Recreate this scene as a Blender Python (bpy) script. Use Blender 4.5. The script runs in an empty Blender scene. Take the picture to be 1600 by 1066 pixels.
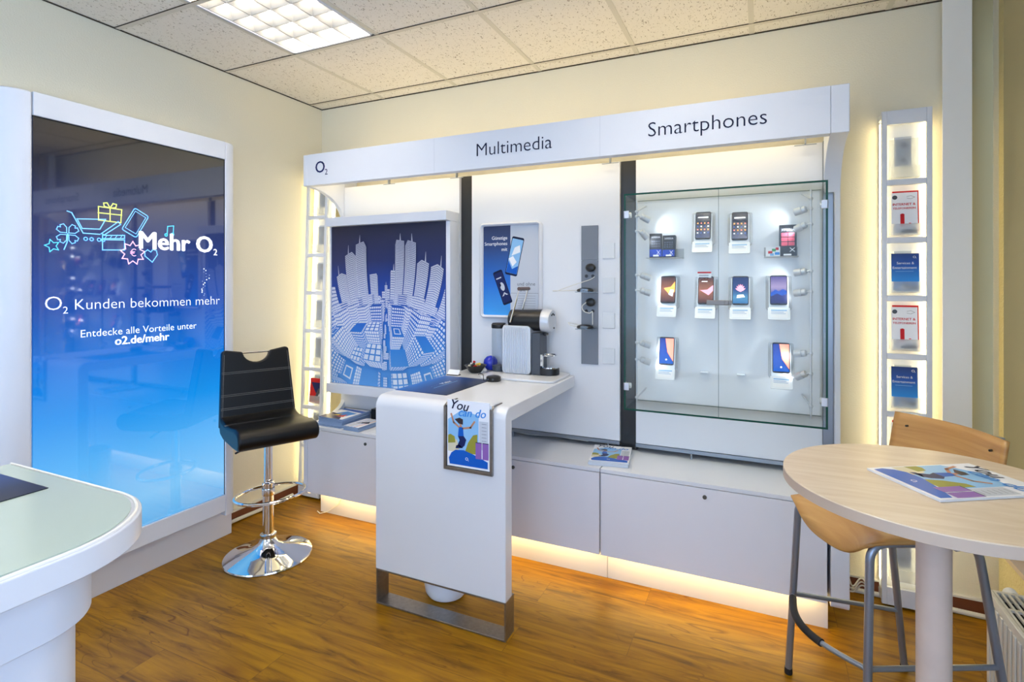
import bpy, bmesh, math, random
from mathutils import Vector, Matrix
random.seed(7)
S = bpy.context.scene
COL = S.collection
PI = math.pi
R = math.radians

# ------------------------------------------------------------------ materials
def lin(c):
    out = []
    for v in c[:3]:
        v = v / 255.0
        out.append(v / 12.92 if v <= 0.04045 else ((v + 0.055) / 1.055) ** 2.4)
    return (*out, 1.0)

class NT:
    def __init__(s, name):
        s.m = bpy.data.materials.new(name); s.m.use_nodes = True
        s.t = s.m.node_tree; s.n = s.t.nodes; s.p = s.n['Principled BSDF']
    def add(s, typ, **kw):
        n = s.n.new(typ)
        for k, v in kw.items(): setattr(n, k, v)
        return n
    def link(s, a, b): s.t.links.new(a, b)
    def ramp(s, stops, interp='LINEAR'):
        r = s.add('ShaderNodeValToRGB'); cr = r.color_ramp; cr.interpolation = interp
        while len(cr.elements) < len(stops): cr.elements.new(0.5)
        for e, (p, c) in zip(cr.elements, stops): e.position = p; e.color = c
        return r

MC = {}
def mat(name, rgb, rough=0.5, metal=0.0, spec=0.5, coat=0.0, bump=None, noise=None, emit=None, alpha=None):
    if name in MC: return MC[name]
    t = NT(name); p = t.p
    p.inputs['Base Color'].default_value = lin(rgb)
    p.inputs['Roughness'].default_value = rough
    p.inputs['Metallic'].default_value = metal
    p.inputs['Specular IOR Level'].default_value = spec
    p.inputs['Coat Weight'].default_value = coat
    p.inputs['Coat Roughness'].default_value = 0.05
    tc = t.add('ShaderNodeTexCoord')
    if noise:
        sc, amt = noise
        nz = t.add('ShaderNodeTexNoise'); nz.inputs['Scale'].default_value = sc; nz.inputs['Detail'].default_value = 4
        t.link(tc.outputs['Object'], nz.inputs['Vector'])
        d = [max(0, c * (1 - amt)) for c in rgb]; l = [min(255, c * (1 + amt * .6)) for c in rgb]
        r = t.ramp([(0.3, lin(d)), (0.7, lin(l))])
        t.link(nz.outputs['Fac'], r.inputs['Fac']); t.link(r.outputs['Color'], p.inputs['Base Color'])
    if bump:
        sc, st, di = bump
        nb = t.add('ShaderNodeTexNoise'); nb.inputs['Scale'].default_value = sc; nb.inputs['Detail'].default_value = 3
        b = t.add('ShaderNodeBump'); b.inputs['Strength'].default_value = st; b.inputs['Distance'].default_value = di
        t.link(tc.outputs['Object'], nb.inputs['Vector'])
        t.link(nb.outputs['Fac'], b.inputs['Height']); t.link(b.outputs['Normal'], p.inputs['Normal'])
    if emit:
        col, st = emit
        p.inputs['Emission Color'].default_value = lin(col); p.inputs['Emission Strength'].default_value = st
    MC[name] = t.m
    return t.m

def emat(name, rgb, strength):
    if name in MC: return MC[name]
    t = NT(name)
    t.n.remove(t.p)
    e = t.add('ShaderNodeEmission'); e.inputs['Color'].default_value = lin(rgb); e.inputs['Strength'].default_value = strength
    t.link(e.outputs[0], t.n['Material Output'].inputs['Surface'])
    MC[name] = t.m
    return t.m

def glassmat(name, tint, refl=0.06, rough=0.0, frost=0.0, k=0.5):
    if name in MC: return MC[name]
    t = NT(name); t.n.remove(t.p)
    tr = t.add('ShaderNodeBsdfTransparent'); tr.inputs['Color'].default_value = lin(tint)
    gl = t.add('ShaderNodeBsdfGlossy'); gl.inputs['Roughness'].default_value = rough
    lw = t.add('ShaderNodeLayerWeight'); lw.inputs['Blend'].default_value = 0.2
    ma = t.add('ShaderNodeMath', operation='MULTIPLY_ADD'); ma.inputs[1].default_value = k; ma.inputs[2].default_value = refl * 0.5
    mx = t.add('ShaderNodeMixShader')
    t.link(lw.outputs['Fresnel'], ma.inputs[0]); t.link(ma.outputs[0], mx.inputs['Fac'])
    src = tr.outputs[0]
    if frost:
        df = t.add('ShaderNodeBsdfTranslucent'); df.inputs['Color'].default_value = lin((245, 245, 245))
        d2 = t.add('ShaderNodeBsdfDiffuse'); d2.inputs['Color'].default_value = lin((235, 238, 240))
        a = t.add('ShaderNodeMixShader'); a.inputs['Fac'].default_value = 0.5
        t.link(df.outputs[0], a.inputs[1]); t.link(d2.outputs[0], a.inputs[2])
        b = t.add('ShaderNodeMixShader'); b.inputs['Fac'].default_value = frost
        t.link(tr.outputs[0], b.inputs[1]); t.link(a.outputs[0], b.inputs[2]); src = b.outputs[0]
    t.link(src, mx.inputs[1]); t.link(gl.outputs[0], mx.inputs[2])
    t.link(mx.outputs[0], t.n['Material Output'].inputs['Surface'])
    MC[name] = t.m
    return t.m

def gradmat(name, axis, lo, hi, stops, emit=0.0, rough=0.4, coat=0.0, spec=0.5):
    """printed colour gradient along a local axis of the object"""
    t = NT(name); p = t.p
    tc = t.add('ShaderNodeTexCoord'); sx = t.add('ShaderNodeSeparateXYZ'); mr = t.add('ShaderNodeMapRange')
    mr.inputs['From Min'].default_value = lo; mr.inputs['From Max'].default_value = hi
    t.link(tc.outputs['Object'], sx.inputs[0]); t.link(sx.outputs[axis], mr.inputs['Value'])
    r = t.ramp([(a, lin(c)) for a, c in stops]); t.link(mr.outputs['Result'], r.inputs['Fac'])
    if emit:
        p.inputs['Base Color'].default_value = (0.004, 0.005, 0.008, 1)
        t.link(r.outputs['Color'], p.inputs['Emission Color']); p.inputs['Emission Strength'].default_value = emit
    else:
        t.link(r.outputs['Color'], p.inputs['Base Color'])
    p.inputs['Specular IOR Level'].default_value = spec; p.inputs['Roughness'].default_value = rough; p.inputs['Coat Weight'].default_value = coat; p.inputs['Coat Roughness'].default_value = 0.02
    return t.m

def woodmat(name, base, dark, axis_scale, rough=0.4, coat=0.0, nscale=3.0, contrast=(0.35, 0.7)):
    t = NT(name); p = t.p
    tc = t.add('ShaderNodeTexCoord'); mp = t.add('ShaderNodeMapping'); mp.inputs['Scale'].default_value = axis_scale
    nz = t.add('ShaderNodeTexNoise'); nz.inputs['Scale'].default_value = nscale; nz.inputs['Detail'].default_value = 8; nz.inputs['Distortion'].default_value = 1.2
    t.link(tc.outputs['Object'], mp.inputs[0]); t.link(mp.outputs[0], nz.inputs['Vector'])
    r = t.ramp([(contrast[0], lin(dark)), (contrast[1], lin(base))])
    t.link(nz.outputs['Fac'], r.inputs['Fac']); t.link(r.outputs['Color'], p.inputs['Base Color'])
    p.inputs['Roughness'].default_value = rough; p.inputs['Coat Weight'].default_value = coat
    MC[name] = t.m
    return t.m

def floormat():
    t = NT('oak_vinyl_planks'); p = t.p
    tc = t.add('ShaderNodeTexCoord')
    br = t.add('ShaderNodeTexBrick'); br.offset = 0.37; br.squash = 1
    br.inputs['Scale'].default_value = 1.0; br.inputs['Brick Width'].default_value = 1.22; br.inputs['Row Height'].default_value = 0.182
    br.inputs['Mortar Size'].default_value = 0.0011; br.inputs['Mortar Smooth'].default_value = 0.3
    br.inputs['Color1'].default_value = (0, 0, 0, 1); br.inputs['Color2'].default_value = (1, 1, 1, 1); br.inputs['Mortar'].default_value = (0.5, 0.5, 0.5, 1)
    t.link(tc.outputs['Object'], br.inputs['Vector'])
    off = t.add('ShaderNodeVectorMath', operation='MULTIPLY_ADD')
    t.link(br.outputs['Color'], off.inputs[0]); off.inputs[1].default_value = (3.1, 7.7, 1.3)
    t.link(tc.outputs['Object'], off.inputs[2])
    mp = t.add('ShaderNodeMapping'); mp.inputs['Scale'].default_value = (1.0, 9.5, 1.0)
    t.link(off.outputs[0], mp.inputs[0])
    n1 = t.add('ShaderNodeTexNoise'); n1.inputs['Scale'].default_value = 2.6; n1.inputs['Detail'].default_value = 9; n1.inputs['Roughness'].default_value = 0.62; n1.inputs['Distortion'].default_value = 0.8
    t.link(mp.outputs[0], n1.inputs['Vector'])
    # cathedral rings
    mp2 = t.add('ShaderNodeMapping'); mp2.inputs['Scale'].default_value = (0.9, 4.2, 1.0); t.link(off.outputs[0], mp2.inputs[0])
    n2 = t.add('ShaderNodeTexNoise'); n2.inputs['Scale'].default_value = 1.7; n2.inputs['Detail'].default_value = 2.5; n2.inputs['Distortion'].default_value = 0.5
    t.link(mp2.outputs[0], n2.inputs['Vector'])
    m = t.add('ShaderNodeMath', operation='MULTIPLY'); m.inputs[1].default_value = 24.0; t.link(n2.outputs['Fac'], m.inputs[0])
    fr = t.add('ShaderNodeMath', operation='PINGPONG'); fr.inputs[1].default_value = 1.0; t.link(m.outputs[0], fr.inputs[0])
    rr = t.ramp([(0.0, (1, 1, 1, 1)), (0.13, (0, 0, 0, 1)), (1.0, (0, 0, 0, 1))]); t.link(fr.outputs[0], rr.inputs['Fac'])
    base = t.ramp([(0.29, lin((84, 54, 7))), (0.43, lin((132, 90, 16))), (0.6, lin((158, 113, 27))), (0.8, lin((174, 130, 42)))])
    t.link(n1.outputs['Fac'], base.inputs['Fac'])
    mk = t.add('ShaderNodeTexNoise'); mk.inputs['Scale'].default_value = 2.0; t.link(off.outputs[0], mk.inputs['Vector'])
    mkr = t.ramp([(0.45, (0, 0, 0, 1)), (0.6, (1, 1, 1, 1))]); t.link(mk.outputs['Fac'], mkr.inputs['Fac'])
    mm = t.add('ShaderNodeMath', operation='MULTIPLY'); t.link(rr.outputs['Color'], mm.inputs[0]); t.link(mkr.outputs['Color'], mm.inputs[1])
    m3 = t.add('ShaderNodeMath', operation='MULTIPLY'); t.link(mm.outputs[0], m3.inputs[0]); m3.inputs[1].default_value = 0.75
    mx = t.add('ShaderNodeMix', data_type='RGBA'); mx.inputs['B'].default_value = lin((92, 52, 20))
    t.link(m3.outputs[0], mx.inputs['Factor']); t.link(base.outputs['Color'], mx.inputs['A'])
    # knots
    kn = t.add('ShaderNodeTexVoronoi'); kn.inputs['Scale'].default_value = 1.6
    mp3 = t.add('ShaderNodeMapping'); mp3.inputs['Scale'].default_value = (1.0, 2.0, 1.0); t.link(off.outputs[0], mp3.inputs[0]); t.link(mp3.outputs[0], kn.inputs['Vector'])
    kr = t.ramp([(0.0, (1, 1, 1, 1)), (0.16, (0, 0, 0, 1))]); t.link(kn.outputs['Distance'], kr.inputs['Fac'])
    k2 = t.add('ShaderNodeMath', operation='MULTIPLY'); k2.inputs[1].default_value = 0.5; t.link(kr.outputs['Color'], k2.inputs[0])
    mx2 = t.add('ShaderNodeMix', data_type='RGBA'); mx2.inputs['B'].default_value = lin((98, 54, 22))
    t.link(k2.outputs[0], mx2.inputs['Factor']); t.link(mx.outputs['Result'], mx2.inputs['A'])
    hue = t.add('ShaderNodeHueSaturation'); hv = t.add('ShaderNodeMapRange'); hv.inputs['To Min'].default_value = 0.86; hv.inputs['To Max'].default_value = 1.08
    t.link(br.outputs['Color'], hv.inputs['Value']); t.link(hv.outputs['Result'], hue.inputs['Value']); t.link(mx2.outputs['Result'], hue.inputs['Color'])
    hue.inputs['Saturation'].default_value = 1.08
    mx3 = t.add('ShaderNodeMix', data_type='RGBA'); mx3.inputs['B'].default_value = lin((80, 48, 20))
    fm = t.add('ShaderNodeMath', operation='MULTIPLY'); fm.inputs[1].default_value = 0.6; t.link(br.outputs['Fac'], fm.inputs[0])
    t.link(fm.outputs[0], mx3.inputs['Factor']); t.link(hue.outputs['Color'], mx3.inputs['A'])
    t.link(mx3.outputs['Result'], p.inputs['Base Color'])
    p.inputs['Roughness'].default_value = 0.4; p.inputs['Specular IOR Level'].default_value = 0.28
    b = t.add('ShaderNodeBump'); b.inputs['Strength'].default_value = 0.15; b.inputs['Distance'].default_value = 0.002
    t.link(n1.outputs['Fac'], b.inputs['Height']); t.link(b.outputs['Normal'], p.inputs['Normal'])
    return t.m

def ceilmat():
    t = NT('mineral_fibre_tile'); p = t.p
    tc = t.add('ShaderNodeTexCoord')
    mp = t.add('ShaderNodeMapping'); mp.inputs['Scale'].default_value = (1.0, 0.55, 1.0); t.link(tc.outputs['Object'], mp.inputs[0])
    v = t.add('ShaderNodeTexNoise'); v.inputs['Scale'].default_value = 100; v.inputs['Detail'].default_value = 2.0; v.inputs['Distortion'].default_value = 1.5
    t.link(mp.outputs[0], v.inputs['Vector'])
    r = t.ramp([(0.33, (0, 0, 0, 1)), (0.37, (1, 1, 1, 1))]); t.link(v.outputs['Fac'], r.inputs['Fac'])
    mx = t.add('ShaderNodeMix', data_type='RGBA'); mx.inputs['A'].default_value = lin((164, 152, 132)); mx.inputs['B'].default_value = lin((240, 234, 222))
    t.link(r.outputs['Color'], mx.inputs['Factor']); t.link(mx.outputs['Result'], p.inputs['Base Color'])
    b = t.add('ShaderNodeBump'); b.inputs['Strength'].default_value = 0.4; b.inputs['Distance'].default_value = 0.004
    t.link(r.outputs['Color'], b.inputs['Height']); t.link(b.outputs['Normal'], p.inputs['Normal'])
    p.inputs['Roughness'].default_value = 0.95; p.inputs['Specular IOR Level'].default_value = 0.1
    return t.m

M = {}
M['wall'] = mat('cream_woodchip_paint', (230, 223, 200), 0.9, spec=0.15, bump=(140, 0.35, 0.004))
M['wallr'] = mat('cream_textured_render', (222, 208, 158), 0.92, spec=0.1, bump=(90, 0.8, 0.008))
M['ceil'] = ceilmat(); M['floor'] = floormat()
M['tbar'] = mat('ceiling_rail_paint', (218, 212, 196), 0.6)
M['gap'] = mat('dark_joint', (70, 62, 48), 0.9)
M['white'] = mat('white_laminate', (226, 229, 236), 0.32, spec=0.45)
M['wsatin'] = mat('white_satin_plastic', (222, 226, 234), 0.42, spec=0.4)
M['panel'] = mat('white_wall_board', (224, 227, 232), 0.38, spec=0.4)
M['door'] = mat('pale_grey_laminate', (226, 227, 234), 0.4, spec=0.4)
M['plinth'] = mat('light_plinth_laminate', (214, 214, 218), 0.45)
M['corian'] = mat('white_solid_surface', (218, 221, 227), 0.22, spec=0.5)
M['black'] = mat('black_upright_lacquer', (40, 41, 42), 0.28)
M['grey'] = mat('brushed_aluminium', (150, 158, 168), 0.35, metal=0.75)
M['gstrip'] = mat('grey_anodised_strip', (118, 124, 134), 0.5, metal=0.2)
M['steel'] = mat('brushed_steel', (150, 146, 142), 0.36, metal=0.95, noise=(60, 0.06))
M['chrome'] = mat('chrome', (235, 236, 240), 0.06, metal=1.0)
M['silver'] = mat('silver_paint', (206, 211, 219), 0.38, metal=0.4)
M['tubegrey'] = mat('silver_grey_tube', (150, 160, 176), 0.32, metal=0.7)
M['leather'] = mat('black_leather', (10, 11, 13), 0.36, spec=0.35, bump=(220, 0.12, 0.002))
M['stitch'] = mat('grey_thread', (120, 120, 118), 0.8)
M['blackpl'] = mat('black_plastic', (22, 22, 24), 0.35)
M['rubber'] = mat('black_rubber', (24, 25, 28), 0.6)
M['darkgrey'] = mat('anthracite_plastic', (66, 72, 82), 0.4)
M['brass'] = mat('dull_lock_metal', (110, 106, 98), 0.35, metal=0.9)
M['base'] = mat('brown_baseboard', (112, 60, 32), 0.5)
M['cable'] = mat('white_cable', (214, 212, 204), 0.5)
M['rad'] = mat('radiator_enamel', (226, 224, 216), 0.35)
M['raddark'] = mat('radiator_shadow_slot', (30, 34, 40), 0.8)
M['acryl'] = glassmat('clear_acrylic', (236, 242, 246), 0.1)
M['frost'] = glassmat('frosted_acrylic', (246, 248, 250), 0.05, 0.3, frost=0.35)
M['holder'] = mat('milky_acrylic', (232, 238, 246), 0.25)
M['glass'] = glassmat('case_glass', (252, 254, 253), 0.02, k=0.12)
M['gedge'] = mat('green_glass_edge', (8, 70, 54), 0.2, spec=0.3)
M['winglass'] = glassmat('window_glass', (235, 242, 242), 0.08)
M['tank'] = glassmat('water_tank_plastic', (232, 238, 243), 0.08, k=0.2)
M['white_em_warm'] = emat('warm_led', (255, 230, 178), 6.2)
M['plinth_led'] = emat('plinth_led', (255, 216, 136), 16.0)
M['tower_led'] = emat('tower_led', (255, 232, 172), 7.0)
M['lens'] = emat('spot_lens', (240, 246, 255), 6.0)
M['tube_em'] = emat('fluorescent_tube', (255, 242, 224), 16.0)
M['paper'] = mat('paper_white', (232, 236, 242), 0.45, spec=0.2)
M['paperedge'] = mat('paper_edge', (205, 212, 222), 0.7)
M['navy'] = mat('navy_print', (28, 40, 92), 0.4, spec=0.2)
M['navyd'] = mat('dark_navy_print', (18, 26, 58), 0.35, spec=0.2)
M['blue'] = mat('blue_print', (20, 92, 190), 0.35, spec=0.2)
M['sky'] = mat('light_blue_print', (140, 190, 232), 0.35, spec=0.2)
M['cyan'] = mat('mid_blue_print', (60, 140, 220), 0.35, spec=0.2)
M['olive'] = mat('olive_print', (150, 148, 60), 0.4, spec=0.2)
M['sand'] = mat('sand_print', (214, 206, 180), 0.4, spec=0.2)
M['purple'] = mat('purple_print', (142, 100, 176), 0.35, spec=0.2)
M['skin'] = mat('skin_print', (196, 140, 112), 0.4, spec=0.2)
M['hair'] = mat('dark_hair_print', (50, 34, 40), 0.4)
M['red'] = mat('red_print', (205, 36, 40), 0.35, spec=0.2)
M['lgrey'] = mat('light_grey_print', (196, 202, 212), 0.4, spec=0.2)
M['tgrey'] = mat('text_grey_print', (90, 96, 112), 0.4)
M['wprint'] = mat('white_print', (236, 238, 244), 0.35, spec=0.2)
M['pink'] = mat('coral_print', (240, 130, 110), 0.35)
M['yellow'] = mat('yellow_print', (230, 200, 70), 0.4)
M['green'] = mat('green_print', (60, 150, 90), 0.4)
M['beech'] = woodmat('beech_plywood', (206, 160, 96), (184, 134, 74), (1.0, 1.0, 14.0), 0.35, 0.15, 2.5)
M['maple'] = woodmat('maple_laminate', (222, 206, 184), (208, 188, 162), (2.0, 16.0, 2.0), 0.35, 0.0, 2.0, (0.3, 0.7))
M['mapledge'] = mat('pale_wood_edge', (196, 176, 158), 0.5)
M['mapcol'] = mat('pale_wood_column', (206, 188, 176), 0.5, noise=(8, 0.05))
M['blind'] = mat('olive_blind_fabric', (172, 162, 124), 0.9, bump=(300, 0.2, 0.001))
M['blindw'] = mat('white_blind_fabric', (238, 238, 234), 0.9, bump=(300, 0.2, 0.001))
M['cglass'] = mat('green_white_glass', (192, 208, 196), 0.16, spec=0.6)
M['dkgreen'] = mat('dark_green_paint', (18, 44, 30), 0.3)
M['bin'] = mat('white_bin_plastic', (232, 236, 244), 0.35)
M['bluegl'] = mat('blue_gloss', (10, 40, 190), 0.12, spec=0.7)
M['screen'] = gradmat('backlit_screen_gradient', 'Y', 0.0, 1.89,
    [(0.0, (96, 180, 240)), (0.08, (124, 200, 252)), (0.2, (84, 182, 252)), (0.32, (14, 150, 244)), (0.46, (0, 116, 222)), (0.58, (14, 78, 180)), (0.75, (44, 60, 120)), (0.9, (34, 38, 60)), (1.0, (26, 27, 32))], emit=0.52, rough=0.05, coat=0.6, spec=1.0)
MC_neon = {}
for nm, c in dict(nb=(120, 190, 255), ny=(214, 232, 120), np=(246, 190, 226), nc=(90, 200, 236), nw=(245, 248, 255)).items():
    MC_neon[nm] = mat('neon_' + nm, c, 0.3, emit=(c, 0.5))

# ------------------------------------------------------------------ objects
ORG = {}
def props(o, label=None, cat=None, group=None, kind=None):
    if label: o['label'] = label
    if cat: o['category'] = cat
    if group: o['group'] = group
    if kind: o['kind'] = kind
    return o

def thing(name, label, cat, loc=(0, 0, 0), rot=0, group=None, rotx=0):
    o = bpy.data.objects.new(name, None); COL.objects.link(o)
    o.empty_display_size = 0.05
    o.location = loc; o.rotation_euler = (rotx, 0, rot)
    ORG[o.name] = Vector(loc)
    return props(o, label, cat, group)

class MB:
    def __init__(s): s.b = bmesh.new()
    def _add(s, vs, fs, mi=0):
        v = [s.b.verts.new(p) for p in vs]
        for f in fs:
            try:
                F = s.b.faces.new([v[i] for i in f]); F.material_index = mi
            except ValueError: pass
        return s
    def box(s, x0, x1, y0, y1, z0, z1, mi=0):
        vs = [(x, y, z) for x in (x0, x1) for y in (y0, y1) for z in (z0, z1)]
        return s._add(vs, [(0, 1, 3, 2), (4, 6, 7, 5), (0, 4, 5, 1), (2, 3, 7, 6), (0, 2, 6, 4), (1, 5, 7, 3)], mi)
    def prism(s, poly, axis, a, b, mi=0):
        def P(p, t): return {'x': (t, p[0], p[1]), 'y': (p[0], t, p[1]), 'z': (p[0], p[1], t)}[axis]
        n = len(poly); vs = [P(p, a) for p in poly] + [P(p, b) for p in poly]
        fs = [tuple(range(n))[::-1], tuple(range(n, 2 * n))] + [(i, (i + 1) % n, n + (i + 1) % n, n + i) for i in range(n)]
        return s._add(vs, fs, mi)
    def tube(s, pts, r, n=12, closed=False, mi=0, caps=True):
        pts = [Vector(p) for p in pts]; N = len(pts)
        rs = r if isinstance(r, (list, tuple)) else [r] * N
        rings = []; up = None
        for i in range(N):
            a = pts[(i - 1) % N] if (closed or i > 0) else pts[i]
            c = pts[(i + 1) % N] if (closed or i < N - 1) else pts[i]
            d = (c - a).normalized()
            if up is None:
                up = Vector((0, 0, 1)) if abs(d.z) < 0.9 else Vector((1, 0, 0))
            u = (up - d * up.dot(d)).normalized(); w = d.cross(u); up = u
            rings.append([s.b.verts.new(pts[i] + (u * math.cos(2 * PI * k / n) + w * math.sin(2 * PI * k / n)) * rs[i]) for k in range(n)])
        for i in range(N if closed else N - 1):
            A, B = rings[i], rings[(i + 1) % N]
            for k in range(n):
                F = s.b.faces.new([A[k], A[(k + 1) % n], B[(k + 1) % n], B[k]]); F.material_index = mi
        if caps and not closed:
            F = s.b.faces.new(rings[0][::-1]); F.material_index = mi
            F = s.b.faces.new(rings[-1]); F.material_index = mi
        return s
    def cyl(s, p0, p1, r, n=24, mi=0, r1=None):
        return s.tube([p0, p1], [r, r if r1 is None else r1], n, mi=mi)
    def lathe(s, prof, c=(0, 0, 0), n=40, mi=0, cap=True):
        rings = []
        for r, z in prof:
            rings.append([s.b.verts.new((c[0] + r * math.cos(2 * PI * k / n), c[1] + r * math.sin(2 * PI * k / n), c[2] + z)) for k in range(n)])
        for A, B in zip(rings, rings[1:]):
            for k in range(n):
                F = s.b.faces.new([A[k], A[(k + 1) % n], B[(k + 1) % n], B[k]]); F.material_index = mi
        if cap:
            for rg in (rings[0][::-1], rings[-1]):
                F = s.b.faces.new(rg); F.material_index = mi
        return s
    def xform(s, m): bmesh.ops.transform(s.b, matrix=m, verts=s.b.verts); return s
    def build(s, name, mats, parent=None, world=False, label=None, cat=None, group=None, kind=None, bev=0, seg=2, smooth=35, bangle=35, fixn=True):
        if fixn: bmesh.ops.recalc_face_normals(s.b, faces=s.b.faces)
        me = bpy.data.meshes.new(name)
        org = Vector((0, 0, 0))
        if parent is not None and world: org = ORG[parent.name]
        if parent is None and kind != 'structure':
            xs = [v.co for v in s.b.verts]
            org = Vector(((min(v.x for v in xs) + max(v.x for v in xs)) / 2, (min(v.y for v in xs) + max(v.y for v in xs)) / 2, min(v.z for v in xs)))
        for v in s.b.verts: v.co -= org
        s.b.to_mesh(me); s.b.free()
        if not isinstance(mats, (list, tuple)): mats = [mats]
        for m in mats: me.materials.append(m)
        o = bpy.data.objects.new(name, me); COL.objects.link(o)
        ORG[o.name] = org if parent is None else ORG.get(parent.name, org)
        if smooth:
            for p in me.polygons: p.use_smooth = True
            me.set_sharp_from_angle(angle=R(smooth))
        if parent is not None: o.parent = parent
        else: o.location = org
        if bev:
            md = o.modifiers.new('bevel', 'BEVEL'); md.width = bev; md.segments = seg; md.limit_method = 'ANGLE'; md.angle_limit = R(bangle); md.harden_normals = True
        return props(o, label, cat, group, kind)

def arc(cx, cy, r, a0, a1, n=8):
    return [(cx + r * math.cos(R(a0 + (a1 - a0) * i / n)), cy + r * math.sin(R(a0 + (a1 - a0) * i / n))) for i in range(n + 1)]
def rrect(x0, x1, y0, y1, r, n=6):
    return arc(x1 - r, y1 - r, r, 0, 90, n) + arc(x0 + r, y1 - r, r, 90, 180, n) + arc(x0 + r, y0 + r, r, 180, 270, n) + arc(x1 - r, y0 + r, r, 270, 360, n)
def smoothpath(pts, rad, n=6):
    """round the corners of a polyline"""
    P = [Vector(p) for p in pts]; out = [P[0]]
    for i in range(1, len(P) - 1):
        a, b, c = P[i - 1], P[i], P[i + 1]
        d1 = (a - b); d2 = (c - b); r = min(rad, d1.length * .49, d2.length * .49)
        p1 = b + d1.normalized() * r; p2 = b + d2.normalized() * r
        for k in range(n + 1):
            t = k / n; out.append(p1 * (1 - t) ** 2 + b * 2 * t * (1 - t) + p2 * t * t)
    out.append(P[-1]); return out

def copy_tree(o, parent=None):
    c = o.copy(); COL.objects.link(c); c.parent = parent
    ORG[c.name] = ORG.get(o.name, Vector((0, 0, 0)))
    for ch in list(o.children): copy_tree(ch, c)
    return c

# flat printed artwork -------------------------------------------------------
TCACHE = {}
def glyphs(s, off=0.0, space=1.0, shear=0.0, align='LEFT', line=1.0):
    k = (s, off, space, shear, align, line)
    if k in TCACHE: return TCACHE[k]
    cu = bpy.data.curves.new('t', 'FONT'); cu.body = s; cu.size = 1.0; cu.offset = off; cu.space_character = space; cu.shear = shear; cu.align_x = align
    cu.space_line = line; cu.resolution_u = 3; cu.fill_mode = 'FRONT'
    ob = bpy.data.objects.new('t', cu); COL.objects.link(ob)
    dg = bpy.context.evaluated_depsgraph_get(); dg.update()
    me = bpy.data.meshes.new_from_object(ob.evaluated_get(dg))
    vs = [(v.co.x, v.co.y) for v in me.vertices]; fs = [tuple(p.vertices) for p in me.polygons]
    bpy.data.objects.remove(ob); bpy.data.curves.remove(cu); bpy.data.meshes.remove(me)
    TCACHE[k] = (vs, fs); return vs, fs

class Print:
    def __init__(s): s.V = []; s.F = []; s.mats = []; s.dz = 0.0003
    def mi(s, m):
        if m not in s.mats: s.mats.append(m)
        return s.mats.index(m)
    def poly(s, pts, m, layer=1):
        b = len(s.V); s.V += [(x, y, layer * s.dz) for x, y in pts]; s.F.append((tuple(range(b, b + len(pts))), s.mi(m))); return s
    def rect(s, x0, x1, y0, y1, m, layer=1): return s.poly([(x0, y0), (x1, y0), (x1, y1), (x0, y1)], m, layer)
    def text(s, body, x, y, m, w=None, h=None, off=0.0, layer=3, rot=0.0, align='l', **kw):
        bd = 0
        if off > .005: bd, off = off * 1.25, 0.0
        vs, fs = glyphs(body, off, **kw)
        if not vs: return s
        x0 = min(v[0] for v in vs); x1 = max(v[0] for v in vs)
        k = w / (x1 - x0) if w else h / 0.72
        ax = {'l': x0, 'r': x1, 'c': (x0 + x1) / 2}[align]
        c, sn = math.cos(rot), math.sin(rot)
        for q, (ox, oy) in enumerate([(0, 0)] if bd == 0 else [(-bd, 0), (bd, 0), (0, -bd * .5), (0, bd * .5)]):
            b = len(s.V)
            for vx, vy in vs:
                px, py = (vx - ax + ox) * k, (vy + oy) * k
                s.V.append((x + px * c - py * sn, y + px * sn + py * c, (layer + .15 * q) * s.dz))
            for f in fs: s.F.append((tuple(b + i for i in f), s.mi(m)))
        return s
    def line(s, pts, w, m, layer=2, closed=False):
        P = list(pts) + ([pts[0]] if closed else [])
        for (ax, ay), (bx, by) in zip(P, P[1:]):
            dx, dy = bx - ax, by - ay; L = math.hypot(dx, dy) or 1; nx, ny = -dy / L * w / 2, dx / L * w / 2; ex, ey = dx / L * w / 2, dy / L * w / 2
            s.poly([(ax - nx - ex, ay - ny - ey), (bx - nx + ex, by - ny + ey), (bx + nx + ex, by + ny + ey), (ax + nx - ex, ay + ny - ey)], m, layer)
        return s
    def o2(s, x, y, h, m, layer=3, off=0.01):
        s.text('O', x, y, m, h=h, off=off, layer=layer); s.text('2', x + h * 0.98, y - h * 0.22, m, h=h * 0.45, off=off, layer=layer); return s
    def build(s, name, parent, mat4=None, label=None):
        me = bpy.data.meshes.new(name); me.from_pydata(s.V, [], [f for f, _ in s.F])
        for m in s.mats: me.materials.append(m)
        for p, (_, k) in zip(me.polygons, s.F): p.material_index = k
        o = bpy.data.objects.new(name, me); COL.objects.link(o); o.parent = parent
        if mat4 is not None: o.matrix_local = mat4
        ORG[o.name] = Vector((0, 0, 0))
        return props(o, label)

def face(loc, d):
    """print placement: d 'back' faces -Y, 'left' wall faces +X, 'up' lies flat"""
    rot = {'back': Matrix.Rotation(R(90), 4, 'X'), 'left': Matrix.Rotation(R(90), 4, 'Z') @ Matrix.Rotation(R(90), 4, 'X'), 'up': Matrix.Identity(4)}[d]
    return Matrix.Translation(loc) @ rot

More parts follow.
